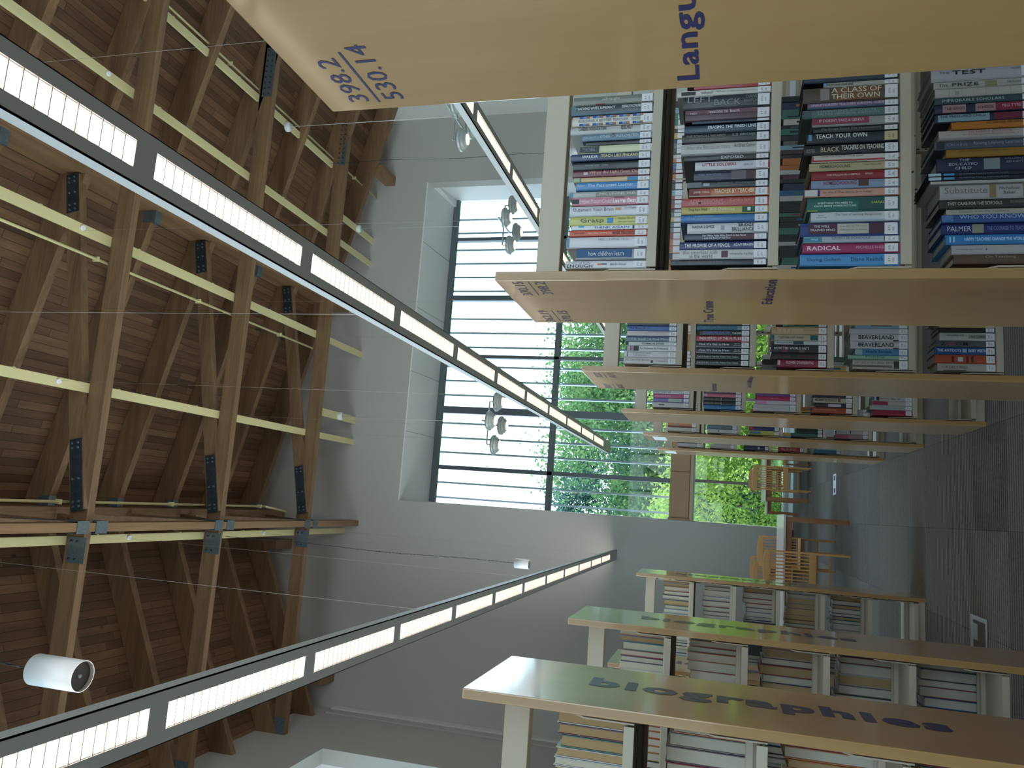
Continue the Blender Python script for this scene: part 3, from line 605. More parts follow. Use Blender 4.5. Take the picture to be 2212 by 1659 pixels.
B_D = [
 ('#22242e', [('The Impact of History on the Education of Blacks', .02, .54, .1, .24, '#8c8a90', 0)], [], 'slim near black book at the end'),
 ('#c9c6c4', [('the smartest kids', .04, .44, .18, .38, '#9c8880', 0), ('in the world', .12, .38, -.2, .38, '#6c6664', 0), ('amanda ripley', .58, .86, 0, .34, '#6c6664', 0)], [(.48, .56, -.35, .35, '#5c3440')], 'white book lettered the smartest kids in the world'),
 ('#2a3566', [('THE PROMISE OF A PENCIL', .06, .58, 0, .46, '#e8e6ea', 1), ('ADAM BRAUN', .62, .86, .05, .34, '#e8e6ea', 1)], [], 'royal blue book lettered the promise of a pencil'),
 ('#3b4256', [('For White Folks Who Teach in the Hood', .22, .74, .22, .3, '#e4dfe2', 1), ('...and the Rest of Yall Too', .22, .56, -.18, .3, '#e4dfe2', 1)], [(.52, .88, -.5, .5, '#54303c')], 'navy and plum book with white lettering'),
 ('#cfccce', [('NADIA LOPEZ', .06, .34, .12, .26, '#3a3a40', 1), ('BRIDGE', .64, .88, .24, .30, '#2c2c38', 1), ('BRILLIANCE', .56, .90, -.16, .34, '#2c2c38', 1)], [(.42, .47, -.2, .25, '#a4a2a8')], 'white book lettered the bridge to brilliance'),
 ('#3d72ae', [('I LEFT MY HOMEWORK', .06, .38, .26, .2, '#8fbce6', 0), ('IN THE HAMPTONS', .08, .34, -.04, .2, '#8fbce6', 0)], [(0, 1, -.5, -.3, '#27528a')], 'medium blue book with light blue lettering'),
 ('#bfae62', [('Stephen Hall', .08, .30, .05, .5, '#2c2a20', 0), ('Kid Quixotes', .34, .62, .08, .56, '#e8e2ba', 1)], [(.70, .90, -.5, .5, '#24543e'), (.76, .80, -.2, .3, '#dfe6dc')], 'yellow book with a green end'),
 ('#b55355', [('ADMISSIONS', .08, .48, .0, .6, '#d48a8a', 1), ('Kendra James', .56, .88, .1, .46, '#e3a878', 0)], [], 'rose red book lettered admissions'),
 ('#b8642c', [('JOHN KING', .06, .26, .0, .3, '#eed9c8', 1), ('TEACHER BY TEACHER', .32, .90, .1, .5, '#f0dcc0', 1)], [(0, .14, -.5, .5, '#7c2c34'), (.14, .28, -.5, .5, '#a04434'), (0, 1, -.5, -.40, '#b4b0a8')], 'orange and red book lettered teacher by teacher'),
 ('#22262c', [('Booker T. Washington', .38, .90, .16, .36, '#7c868c', 0), ('Black Leadership', .38, .84, -.26, .18, '#6c7478', 0)], [(0, .18, -.5, .5, '#6d7478'), (.20, .28, -.2, .25, '#aab0b8')], 'charcoal book with a grey block at its top'),
 ('#171c38', [('MARIA MONTESSORI', .06, .36, .1, .2, '#8494b4', 0)], [(.50, .70, -.45, .45, '#6d5f66'), (.70, .82, -.45, .4, '#4a3038')], 'dark navy book with a photo on its spine'),
 ('#d0ccd2', [('LITTLE SOLDIERS', .10, .56, .1, .34, '#9e2638', 1), ('LENORA CHU', .66, .78, 0, .26, '#6c5860', 0)], [(.96, 1, -.5, .5, '#a8202c')], 'white book lettered little soldiers in red'),
 ('#2c2c2e', [('college rankings', .18, .42, .0, .42, '#86888a', 0), ('EXPOSED', .44, .70, .0, .56, '#c2c4c4', 1)], [], 'slim black book lettered exposed'),
 ('#bfbdb8', [('After the Education Wars', .06, .56, .14, .3, '#a59c9a', 0), ('Andrea Gabor', .60, .90, .2, .3, '#6c6a6a', 0)], [(0, 1, -.5, -.36, '#8e8e8c')], 'wide white book lettered education wars'),
 ('#23262a', [('THE SCHOOLS WE NEED', .05, .50, .24, .3, '#8a867c', 1), ('& WHY WE DONT HAVE THEM', .05, .50, -.18, .24, '#8a867c', 0), ('E. D. HIRSCH JR.', .58, .84, .2, .34, '#9ab0b8', 0)], [], 'black book with two rows of tan capitals'),
 ('#24425a', [('ERASING THE FINISH LINE', .28, .88, .16, .34, '#eceff2', 1)], [(0, 1, -.5, -.3, '#14263a')], 'dark teal blue book lettered erasing the finish line'),
 ('#1c2838', [('CHARLES MURRAY', .02, .36, 0, .6, '#5c7090', 0)], [], 'very slim navy book'),
 ('#4a2434', [('lessons to learn', .28, .64, .30, .28, '#e2d4da', 0), ('NESS', .06, .14, .2, .16, '#d8c8cc', 0)], [(0, 1, .12, .5, '#6b4351')], 'plum book lettered lessons to learn'),
 ('#20242e', [('LEFT', .05, .34, .22, .44, '#8d9297', 0), ('BACK', .36, .66, -.08, .48, '#8d9297', 0), ('DIANE', .72, .90, .26, .24, '#7c8085', 0), ('RAVITCH', .70, .92, -.06, .24, '#7c8085', 0)], [], 'thick charcoal book lettered left back'),
 ('#ccc7bf', [('school', .26, .38, .0, .42, '#3c3c3a', 0), ('THE STORY OF AMERICAN PUBLIC EDUCATION', .42, .86, .0, .16, '#6c6862', 0)], [(.04, .20, -.3, .3, '#2c2a28')], 'white book lettered school'),
 ('#9c2a30', [('A WOLF AT THE', .14, .42, .2, .34, '#e4c4c0', 0)], [], 'bright red book'),
 ('#6c2230', [('MAKING THE GRADE', .34, .72, 0, .4, '#e0c8c8', 1)], [], 'dark red book lettered making the grade'),
]
C_ = [(.690,.7237,1.315),(.7247,.752,1.309),(.754,.772,1.307),(.773,.812,1.315),(.813,.842,1.289),(.843,.884,1.299),(.885,.907,1.306),(.908,.9325,1.289),(.9335,.959,1.289),(.960,.983,1.295),(.984,1.005,1.288),(1.006,1.036,1.31),(1.041,1.072,1.303),(1.073,1.0885,1.286),(1.0895,1.115,1.289),(1.116,1.141,1.315),(1.142,1.1605,1.302),(1.1615,1.2065,1.314),(1.2075,1.222,1.26),(1.223,1.254,1.313)]
C_D = [
 ('#4c8fc4', [('Slaying Goliath', .07, .42, -.02, .34, '#1d3556', 0), ('Diane Ravitch', .52, .84, .02, .34, '#1d3556', 0)], [], 'sky blue book lettered slaying goliath'),
 ('#9c2c5c', [('RADICAL', .05, .40, .0, .46, '#eed2de', 1), ('MICHELLE RHEE', .56, .88, .05, .28, '#d8a4bc', 0)], [], 'magenta book lettered radical'),
 ('#a9b4ba', [('CHARTER SCHOOLS', .30, .70, .2, .4, '#4c5a68', 0), ('Weil', .08, .15, .0, .3, '#dfe8ee', 0)], [(0, .20, -.5, .5, '#4686a0'), (.84, .89, -.35, .4, '#181a20')], 'slim pale blue book lettered charter schools'),
 ('#253f7c', [('THE WELL', .14, .30, .22, .16, '#d8cfd4', 1), ('TRAINED MIND', .10, .36, -.04, .16, '#d8cfd4', 1), ('a guide to classical', .41, .68, .2, .12, '#7c6c60', 0), ('education at home', .41, .68, -.04, .12, '#7c6c60', 0)], [(.08, .38, -.34, .42, '#4b2439'), (.38, .70, -.34, .42, '#bdb6a8'), (.70, .92, -.34, .42, '#4b2439')], 'thick blue book with plum and cream blocks'),
 ('#c8cccd', [('The Year of Learning Dangerously', .28, .80, .16, .28, '#5c6468', 0), ('Quinn', .08, .15, .14, .18, '#5c6468', 0), ('Cummings', .06, .18, -.08, .18, '#5c6468', 0)], [(0, 1, -.5, -.34, '#9fb4c4')], 'white book lettered year of learning dangerously'),
 ('#23635c', [('EVERYTHING YOU NEED TO', .12, .50, .08, .13, '#cfe4d8', 1), ('KNOW ABOUT HOMESCHOOLING', .08, .54, -.12, .13, '#cfe4d8', 1), ('GARFIAS', .70, .86, .06, .16, '#c8d870', 0)], [(.62, .66, -.06, .14, '#d0dc68'), (.56, 1, -.5, .5, '#184c48'), (0, .12, -.5, -.42, '#96ac3c')], 'wide green book lettered everything you need to know'),
 ('#c99583', [('But What If I Dont Want to Go to College?', .20, .72, .0, .34, '#3c2428', 0)], [(0, .14, -.5, .5, '#cfcac8'), (.14, .17, -.5, .5, '#1c2c68')], 'salmon book with a white and navy top'),
 ('#8593ac', [('HOMESCHOOLING', .14, .52, .12, .46, '#7c3448', 1)], [(.54, .66, -.3, .45, '#4c3430')], 'grey blue book lettered homeschooling with a small picture'),
 ('#861c24', [('HOME SCHOOLING ON A SHOESTRING', .18, .56, .05, .22, '#dcb0ac', 1), ('MORGAN', .62, .70, .08, .22, '#dcb0ac', 1)], [], 'crimson book about home schooling'),
 ('#b1a279', [('HOMESCHOOLING', .12, .46, .02, .4, '#2c2820', 1), ('Diana Yance, MEd', .62, .80, .1, .22, '#4c463a', 0)], [], 'tan book lettered homeschooling'),
 ('#c9c2b8', [('HOW TO TEACH YOUR BABY', .10, .60, .26, .2, '#5c3c38', 0)], [(0, 1, -.4, -.2, '#a82838'), (0, .02, -.5, .5, '#b03038')], 'cream book with a red stripe'),
 ('#14141a', [('BLACK', .18, .38, .0, .5, '#b3a084', 1), ('TEACHERS ON TEACHING', .40, .88, .12, .46, '#d8d2c4', 1), ('FOSTER', .03, .12, -.1, .36, '#9c948c', 0)], [], 'black book lettered black teachers on teaching'),
 ('#1b232c', [('TEACH YOUR OWN', .10, .66, .18, .42, '#e4ded2', 1)], [(.02, .06, -.2, .4, '#5c94bc')], 'near black book lettered teach your own', '#cbb68a'),
 ('#24262a', [('My Dogs Dont Do Homework', .10, .80, .1, .5, '#8c8c8c', 0)], [], 'slim black book with script lettering'),
 ('#949390', [('IT DOESNT TAKE A GENIUS', .08, .60, .12, .32, '#e8c8d0', 0)], [(0, .66, -.3, .46, '#8b3046')], 'wine red and grey book lettered take a genius'),
 ('#57706c', [('PALMER MEMORIAL INSTITUTE', .16, .80, -.1, .26, '#8ea49e', 0), ('HAWKINS BROWN', .16, .76, .22, .26, '#8ea49e', 0)], [(0, .1, -.5, .5, '#41585a')], 'grey green book with pale green capitals'),
 ('#7c5a78', [('UNAUTHORIZED TEACHERS SURVIVAL GUIDE', .04, .84, .12, .36, '#d3c0d4', 1)], [(0, 1, -.5, -.26, '#1f4e6c')], 'mauve book lettered survival guide'),
 ('#4d3c30', [('A CLASS OF', .30, .82, .24, .34, '#dcd2bc', 0), ('THEIR OWN', .30, .80, -.18, .34, '#dcd2bc', 0)], [(.34, .80, -.46, .40, '#7b4e26'), (.18, .28, -.4, .42, '#8c8078')], 'thick brown book lettered a class of their own'),
 ('#aaa49a', [('PAINTING CHINESE', .04, .40, 0, .44, '#3c3834', 1)], [(0, .05, -.5, .5, '#6c9cc0')], 'very slim cream book'),
 ('#1c2838', [('The Discipline of Hope', .06, .54, .06, .38, '#c2b8a8', 0), ('Herbert Kohl', .62, .84, .14, .26, '#b8b0a4', 0)], [], 'dark navy book lettered the discipline of hope'),
]
D_ = [(.6905,.716,.939),(.717,.7425,.943),(.7435,.7705,.957),(.7715,.801,.966),(.802,.824,.966),(.825,.840,.954),(.841,.867,.971),(.868,.909,.969),(.910,.918,.992),(.919,.930,1.007),(.931,.941,1.007),(.942,.982,.976),(.983,1.006,.954),(1.007,1.031,.981),(1.032,1.061,.97),(1.062,1.083,.94),(1.084,1.1085,.979),(1.1095,1.135,.98),(1.136,1.155,.98),(1.156,1.1805,.978),(1.1815,1.202,.981),(1.203,1.240,.987),(1.241,1.254,.984)]
D_D = [
 ('#5a4234', [('On Teaching', .36, .70, .2, .34, '#a08c78', 0)], [], 'brown book at the end'),
 ('#a9a6a2', [('everything was normal', .05, .34, .0, .22, '#54504e', 0)], [(.38, .40, -.1, .1, '#2c4c9c'), (.80, .82, -.1, .1, '#2c4c9c')], 'off white book with thin script'),
 ('#357ab0', [('HAPPY TEACHERS CHANGE THE WORLD', .20, .92, .0, .34, '#bcdcf4', 1)], [(.04, .06, -.3, .3, '#a4cce8'), (.08, .1, -.3, .3, '#a4cce8')], 'sky blue book lettered happy teachers'),
 ('#1e2562', [('PALMER', .06, .30, .0, .46, '#b9bed6', 0), ('THE COURAGE TO TEACH', .46, .95, .0, .36, '#7d86c2', 0)], [(.31, .43, -.42, .42, '#8c8878')], 'indigo book with a round silver emblem'),
 ('#33548c', [('WHO YOU KNOW', .18, .84, .18, .5, '#a9bee0', 0)], [(0, .12, -.5, .5, '#4a76a8')], 'denim blue book lettered who you know'),
 ('#aaa599', [('Lessons from My Teachers', .14, .66, .0, .4, '#54504a', 0)], [], 'cream book lettered lessons from my teachers'),
 ('#2c2b2a', [('THEY CAME FOR THE SCHOOLS', .08, .62, .0, .36, '#b4b0a8', 1), ('MIKE HIXENBAUGH', .70, .95, .1, .3, '#8c8880', 0)], [], 'black book lettered they came for the schools'),
 ('#aaa5a4', [('Substitute', .05, .48, .1, .42, '#7d6c68', 0), ('Nicholson', .60, .80, .18, .2, '#38302c', 0), ('Baker', .64, .76, -.12, .2, '#38302c', 0)], [(.50, .57, -.42, .5, '#87704c'), (.83, .90, -.42, .5, '#87704c')], 'wide off white book with an arched label'),
 ('#b3b0aa', [], [], 'thin white booklet'),
 ('#141828', [('the Substitute Teaching SURVIVAL GUIDE', .28, .72, 0, .44, '#7c88a0', 0)], [(0, .12, -.5, .5, '#a9c4d0'), (.14, .24, -.3, .3, '#4c94c8')], 'slim black guide with a light blue top'),
 ('#151929', [('the Substitute Teaching SURVIVAL GUIDE', .28, .72, 0, .44, '#7c88a0', 0)], [(0, .12, -.5, .5, '#a9c4d0'), (.14, .24, -.3, .3, '#4c94c8')], 'slim black guide with a pale blue top'),
 ('#1b1e3a', [('THE', .22, .32, .32, .18, '#b9bcc8', 0), ('EDUCATED', .12, .40, .04, .18, '#b9bcc8', 0), ('CHILD', .18, .34, -.24, .18, '#b9bcc8', 0), ('WILLIAM J.', .66, .88, .3, .12, '#9c9eac', 0), ('BENNETT', .68, .88, .1, .12, '#9c9eac', 0)], [(.46, .62, -.4, .4, '#7d8488')], 'thick navy book lettered the educated child'),
 ('#946a1e', [('THE LEARNING HOUSEHOLD', .14, .66, .22, .22, '#5c4414', 0)], [], 'mustard yellow book'),
 ('#48505c', [('CALKINS', .12, .32, .0, .3, '#7f8894', 0), ('Raising Lifelong Learners', .38, .95, .06, .46, '#97a0ac', 0)], [(.02, .10, -.4, .4, '#1c2428')], 'slate book lettered raising lifelong learners'),
 ('#b3a8a2', [('The PARENT BACKPACK', .30, .74, .26, .22, '#a8646c', 0), ('for Kindergarten through Grade 5', .24, .80, -.02, .2, '#a8646c', 0)], [(0, 1, -.5, -.3, '#88868c'), (.90, 1, -.3, .5, '#8c3044')], 'cream book lettered the parent backpack'),
 ('#b8721f', [('YOU, YOUR CHILD, AND SCHOOL', .40, .92, .18, .32, '#3c2410', 1)], [], 'orange book'),
 ('#1a2340', [('THE PRESSURED CHILD', .05, .50, .2, .3, '#3c3444', 1)], [(.03, .54, -.42, .44, '#87a4ac'), (.58, 1, -.42, .44, '#6c1c34')], 'navy book with pale blue and wine blocks'),
 ('#1d2744', [('THE GOOD', .10, .30, .0, .32, '#402838', 1), ('SCHOOL', .42, .58, .0, .32, '#402838', 1), ('PEG TYRE', .66, .84, .05, .34, '#d898a8', 1)], [(.08, .31, -.45, .45, '#ac8484'), (.40, .60, -.45, .45, '#ac8484'), (.60, .90, -.45, .45, '#832138')], 'navy book with pink blocks lettered the good school'),
 ('#2d474c', [('IMPROBABLE SCHOLARS', .08, .68, .0, .42, '#b4c4c0', 0)], [], 'dark green book lettered improbable scholars'),
 ('#b8b1ab', [('Educational', .2, .24, .0, .6, '#77716b', 0)], [(.14+.12*k, .143+.12*k, -.5, .5, '#8c857f') for k in range(7)], 'off white book ruled into columns'),
 ('#aeaaa3', [('The', .05, .14, .0, .44, '#3a3634', 0), ('PRIZE', .18, .44, .0, .48, '#3a3634', 1), ('Dale Russakoff', .72, .95, .0, .3, '#5c5650', 0)], [(.50, .62, -.4, .35, '#8c8468')], 'cream book lettered the prize'),
 ('#b0aeb0', [('THE', .08, .18, .16, .16, '#4a4448', 0), ('TEST', .20, .52, .14, .34, '#2e2a32', 1), ('ANYA KAMENETZ', .76, .96, .22, .16, '#5c565c', 0)], [(.90, .94, -.5, -.28, '#202028')], 'wide silver white book lettered the test'),
 ('#b0aaa0', [], [(.0, .3, -.5, .5, '#5c2c40')], 'slim cream book at the far end'),
]
BK['R2'] = []
for SS, rows, dat in ((0, A_, A_D), (1, B_, B_D), (2, C_, C_D), (3, D_, D_D)):
    BK['R2'].append([(a, b, z-SZ[SS], *d) for (a, b, z), d in zip(rows, dat)])
# R3..R6: (thickness mm, height m, colour, text items, bands, description)
W_, K_ = '#d0cdd0', '#14151a'
BK['R3'] = [
 [(32, .245, '#c6c0bc', [('OIL ON THE BRAIN', .02, .50, .1, .3, '#77707c', 0), ('Lisa Margonelli', .60, .86, 0, .24, '#77707c', 0)], [(.52, .57, -.3, .1, '#3c3050')], 'white book lettered oil on the brain'),
  (30, .245, '#cdc9cc', [('THE BENEFIT AND', .12, .52, .22, .24, '#6c6670', 0), ('THE BURDEN', .18, .44, -.16, .24, '#6c6670', 0)], [(.06, .08, -.5, .5, '#4c5468')], 'white book lettered the benefit and the burden'),
  (28, .237, '#d4d2d4', [('Tax Deductions for Professionals', .28, .86, 0, .34, '#26262a', 1)], [(0, .03, -.5, .5, '#3c6c70'), (.03, .08, -.5, .5, '#d8b0a0'), (.08, .11, -.5, .5, '#2c70a8'), (.11, .15, -.5, .5, '#c87898'), (.15, .26, -.5, .5, '#1c1c20')], 'white book with coloured stripes at its top'),
  (18, .225, '#c3ccc8', [('COMMON SENSE', .28, .74, 0, .5, '#2c302e', 1)], [], 'slim pale book lettered common sense'),
  (26, .24, '#52687c', [('T.R. Reid   A Fine Mess', .10, .84, 0, .4, '#bccad6', 0)], [], 'slate blue book lettered a fine mess'),
  (27, .235, '#c8bebc', [('GOOD ECONOMICS', .34, .80, .1, .24, '#a89c98', 0)], [(0, 1, -.5, -.38, '#1c2c6c')], 'pale pink white book'),
  (25, .235, '#3c5f9c', [('The Econ of Us', .04, .46, 0, .42, '#1c2c58', 1)], [(.86, .98, -.4, .4, '#8090b0')], 'blue book with dark blue lettering'), (20, .235, '#2c3040', [], [], 'dark slate book')],
 [(28, .24, K_, [('THE FUTURE IS FASTER THAN YOU THINK', .02, .80, 0, .26, '#b8c8cc', 1)], [(0, 1, -.5, -.42, '#06060a')], 'black book lettered the future is faster'),
  (28, .24, K_, [('THE FUTURE IS FASTER THAN YOU THINK', .02, .80, 0, .26, '#b8c8cc', 1)], [], 'black book lettered the future is faster'),
  (29, .24, '#23252d', [('How We Got to Now', .06, .62, .08, .36, '#dcdde2', 1), ('Steven', .72, .82, .22, .2, '#dcdde2', 0), ('Johnson', .70, .84, -.1, .2, '#dcdde2', 0)], [(0, 1, -.5, -.40, '#b8b8bc')], 'black book lettered how we got to now'),
  (29, .24, '#23252d', [('How We Got to Now', .06, .62, .08, .36, '#dcdde2', 1), ('Steven', .72, .82, .22, .2, '#dcdde2', 0), ('Johnson', .70, .84, -.1, .2, '#dcdde2', 0)], [(0, 1, -.5, -.40, '#b8b8bc')], 'black book lettered how we got to now'),
  (28, .24, '#a33446', [('INDUSTRIES OF THE FUTURE', .06, .84, .05, .46, '#f0d8dc', 1)], [], 'red book lettered industries of the future'),
  (27, .225, '#15161e', [('TECHNOFEUDALISM', .06, .60, .05, .5, '#6f80c4', 1), ('YANIS', .64, .84, 0, .3, '#dcdce0', 1)], [], 'black book lettered technofeudalism'),
  (22, .24, '#31647c', [('Care of Strangers', .06, .76, .1, .34, '#7cb0c4', 0)], [(.76, .90, -.5, .5, '#7c9098')], 'teal blue book'), (16, .235, '#3c4048', [], [], 'grey book')],
 [(36, .21, '#86203c', [('FLOWER CONFIDENTIAL', .18, .74, .12, .36, '#e6c4c8', 1)], [(0, .06, -.2, .4, '#d8b8bc')], 'crimson book lettered flower confidential'),
  (31, .235, '#1a181e', [('RAW DEAL', .05, .34, 0, .4, '#6c2c38', 1), ('CHLOE SORVINO', .48, .86, 0, .4, '#6c2c38', 1)], [], 'black book lettered raw deal in dark red'),
  (38, .235, '#26222a', [('HOW THE WORLD EATS', .04, .68, .06, .3, '#e2dedc', 1)], [(.18, .28, -.45, .35, '#6c2c58'), (.5, .6, -.45, -.1, '#5c5c5c')], 'black book lettered how the world eats'),
  (18, .225, '#c3c8cc', [('Financing the Foodshed', .05, .34, 0, .4, '#2c3c5c', 1)], [(.36, .56, -.45, .45, '#2c4c58')], 'slim white book with a small teal picture'),
  (30, .24, '#b9ae98', [('DIET FOR A HOT PLANET', .16, .60, 0, .28, '#3c4440', 1)], [(0, .06, -.5, .5, '#2c6470'), (.70, .84, -.5, .5, '#205a60'), (.84, .90, -.5, .5, '#c8cc70')], 'cream book lettered diet for a hot planet'),
  (35, .24, '#bfa17a', [('FATE of FOOD', .12, .56, .05, .42, '#d8c8a4', 1), ('AMANDA LITTLE', .60, .86, .05, .18, '#7c6448', 0)], [(0, .01, -.5, .5, '#8c9c5c')], 'tan book lettered fate of food'), (18, .19, '#4c6c5c', [], [(.1, .8, -.2, .3, '#14201c')], 'green and black book')],
 [(42, .225, '#b9b2a8', [('EAT LIKE A FISH  BREN SMITH', .04, .74, .2, .2, '#3c3834', 0)], [(0, .72, -.30, -.06, '#6c6458'), (.74, .86, -.5, .5, '#2c3c28')], 'cream book lettered eat like a fish'),
  (20, .245, '#93b49c', [('Fishing', .30, .62, .15, .5, '#2c4450', 0)], [(0, 1, -.5, -.26, '#5c8c70')], 'pale green book lettered fishing'),
  (30, .215, '#4b82ac', [('Shark Drunk', .20, .70, .08, .36, '#16283c', 1)], [(0, .14, -.5, .5, '#9cb4bc')], 'blue book lettered shark drunk'),
  (34, .235, '#c6c3c6', [('BEAVERLAND', .14, .76, .04, .56, '#1c1a1e', 1)], [(.74, .84, -.5, -.34, '#3c2c34')], 'white book lettered beaverland'),
  (34, .235, '#c6c3c6', [('BEAVERLAND', .14, .76, .04, .56, '#1c1a1e', 1)], [(.74, .84, -.5, -.34, '#3c2c34')], 'white book lettered beaverland'), (24, .24, '#bdbabc', [], [], 'plain white book')],
 [(34, .225, '#b1aaa0', [('OUR DAILY MEDS', .06, .52, 0, .32, '#3c3834', 0)], [(.10, .5, -.5, -.4, '#3c2420')], 'cream book lettered our daily meds'),
  (38, .235, '#ac4c28', [], [(.28, .32, -.4, .4, '#4c1c1c'), (.38, .47, -.3, .25, '#c4c8c8'), (.52, .56, -.4, .4, '#4c1c1c'), (.60, .64, -.4, .4, '#4c1c1c')], 'orange book with a white dot'),
  (34, .235, '#225088', [('THE ANTIDOTE', .04, .44, .05, .38, '#dce4f0', 1), ('BARRY WERTH', .56, .90, .05, .38, '#dce4f0', 1)], [(.46, .53, -.2, .3, '#9cb0c8')], 'blue book lettered the antidote'),
  (28, .23, '#54575c', [('Z', .08, .16, 0, .6, '#16181c', 1), ('O', .22, .31, 0, .6, '#9c4448', 1), ('O', .34, .43, 0, .6, '#16181c', 1), ('M', .46, .54, 0, .6, '#16181c', 1)], [], 'dark grey book lettered zoom'),
  (36, .215, '#bbb8b4', [('PUNCHING OUT', .14, .44, .15, .2, '#26262a', 1), ('PAUL CLEMENS', .56, .86, 0, .24, '#26262a', 1)], [(.52, .90, -.25, .25, '#8c988c')], 'white book lettered punching out'), (22, .22, '#201c26', [], [], 'black violet book')],
]
BK['R4'] = [
 [(34, .24, '#c2bcbc', [], [(.18, .34, -.1, .1, '#4c4c50')], 'white book'), (28, .235, '#6f62a0', [], [(.42, .8, -.5, .5, '#a8b4a8')], 'violet and pale green book'), (28, .235, '#a8456c', [('MARITAL', .06, .5, 0, .4, '#d89cb4', 0)], [], 'rose pink book'), (24, .24, '#b9bab8', [("DONT WAIT UP", .02, .5, 0, .5, '#26262a', 0)], [], 'pale grey book'), (26, .23, '#5c6c84', [], [], 'slate book')],
 [(28, .235, '#2b77b0', [], [], 'bright blue book'), (26, .24, '#1d1c22', [('ESSENTIAL LABOR', .04, .44, 0, .4, '#8c7c74', 1)], [(.46, .48, -.4, .4, '#b0a89c')], 'black book lettered essential labor'), (26, .24, '#1d1c22', [('ESSENTIAL LABOR', .04, .44, 0, .4, '#8c7c74', 1)], [(.46, .48, -.4, .4, '#b0a89c')], 'black book lettered essential labor'),
  (24, .24, '#c26a7c', [], [(0, .1, -.5, .5, '#b0a8a8')], 'salmon pink book'), (26, .24, '#3b1e3c', [('SCREAMING ON THE INSIDE', .06, .82, 0, .4, '#d8ccd8', 1)], [], 'dark purple book'), (24, .235, '#30303c', [], [], 'charcoal book')],
 [(44, .26, '#c9c9cc', [('Young Mothers Lucky', .06, .5, 0, .2, '#c07c88', 0)], [(.84, .88, -.4, .4, '#6c9cc0')], 'wide white book'), (26, .245, '#ccc4cc', [], [(0, .26, -.4, .4, '#c898b8')], 'white and lilac book'), (26, .24, '#b02c54', [('M O M', .38, .56, 0, .36, '#e88ca0', 0)], [], 'raspberry red book'), (26, .245, '#6b3c7c', [], [], 'purple book'), (24, .22, '#8c6c94', [], [], 'mauve book')],
 [(36, .235, '#ac4b30', [('Zero tolerance Parenting', .04, .6, .1, .36, '#e0b094', 0)], [], 'burnt orange book'), (30, .215, '#35303c', [], [(.34, .70, -.3, .3, '#c8c4c4')], 'charcoal book with a white block'), (32, .23, '#bdb89c', [('MOMMY BURNOUT', .05, .62, .05, .46, '#2c2c28', 1)], [(.64, .70, -.3, .4, '#7c2c2c')], 'cream book lettered mommy burnout'), (18, .22, '#2b2440', [], [], 'dark violet book'), (22, .23, '#9cb0bc', [], [], 'pale blue grey book')],
 [(34, .22, '#9c2444', [], [], 'crimson book'), (28, .24, '#aeb4b2', [('PARALLEL PLAY', .30, .86, 0, .34, '#8c9896', 0)], [], 'light grey book'), (28, .225, '#c0b8b4', [], [(0, .40, -.5, .5, '#98284c')], 'white book with a berry top'), (28, .225, '#c4bfbc', [('Divorce After 50', .2, .7, 0, .36, '#26262a', 1)], [(0, .05, -.5, .5, '#2c5c9c'), (.1, .18, -.5, .5, '#26262a')], 'white book lettered divorce after fifty'), (26, .215, '#54689c', [], [], 'periwinkle book')],
]
BK['R5'] = [
 [(34, .24, '#c6c0ba', [], [], 'white book'), (62, .235, '#c07636', [], [(0, 1, -.5, -.28, '#7c3424'), (.22, .32, -.3, .45, '#8c949c')], 'thick orange book'), (30, .23, '#94543c', [], [], 'brown book')],
 [(32, .24, '#c4c4c4', [], [(.36, .40, -.2, .2, '#26262a')], 'white book'), (34, .24, '#56626e', [], [(0, .48, -.5, .5, '#64788c')], 'slate grey book'), (26, .225, '#bfc4c0', [('ECONOMY', .12, .46, 0, .4, '#3c3c40', 1)], [(0, .06, -.5, .5, '#70b48c')], 'white book with a green end'), (20, .22, '#8c8c8c', [], [], 'grey book')],
 [(36, .24, '#c2be64', [], [(.04, .40, -.3, .3, '#4c8098')], 'yellow book with a blue block'), (34, .24, '#23306c', [], [(0, .16, -.5, .5, '#a02c44')], 'blue book with a red top'), (30, .235, '#c3bdb6', [('TO SAVE EVERYTHING CLICK', .04, .76, 0, .4, '#26262a', 1)], [(.80, .83, -.4, .4, '#a02c2c')], 'white book with black capitals')],
 [(30, .235, '#3c6a60', [], [], 'teal green book'), (28, .2, '#20282c', [], [], 'near black book'), (28, .2, '#1f272b', [], [], 'near black book'), (24, .2, '#26221c', [], [(.1, .5, -.2, .2, '#8c7434')], 'black book with gold lettering')],
 [(36, .24, '#9c8486', [], [(0, .4, -.5, .5, '#a44c5c')], 'rose and grey book'), (34, .235, '#b7b2b4', [('Platonic', .06, .34, 0, .34, '#7c6c84', 0)], [(.42, .46, -.35, .35, '#33303a')], 'off white book'), (30, .23, '#2c1820', [], [], 'dark maroon book')],
]
BK['R6'] = [
 [(38, .235, '#b9b6bc', [], [], 'pale lavender white book'), (34, .24, '#23253c', [], [], 'dark navy book')],
 [(40, .24, '#b3a9ac', [], [], 'pinkish grey book'), (30, .2, '#9a9a9c', [], [], 'grey book')],
 [(44, .24, '#26264c', [], [(.56, .64, -.35, .35, '#b0b0bc')], 'indigo book with a white square'), (28, .22, '#26262c', [], [], 'black book')],
 [(46, .24, '#97282c', [('The H-SPOT', .1, .7, 0, .5, '#e0a8a0', 0)], [], 'red book lettered the h-spot'), (26, .22, '#a8b4b8', [], [], 'pale blue grey book')],
 [(30, .24, '#2f6c84', [], [], 'teal blue book'), (28, .23, '#72a0ac', [], [], 'light teal book'), (20, .21, '#5c2c34', [], [], 'wine red book')],
]
BK['L2b'] = []
strs = {('-', 0)}
for key_, rows in BK.items():
    for row in rows:
        for b in row:
            for it in b[4 if key_ == 'R2' else 3]: strs.add((it[0], it[6]))
for v in SIGN.values():
    for it in v: strs.add((it[0], it[1]))
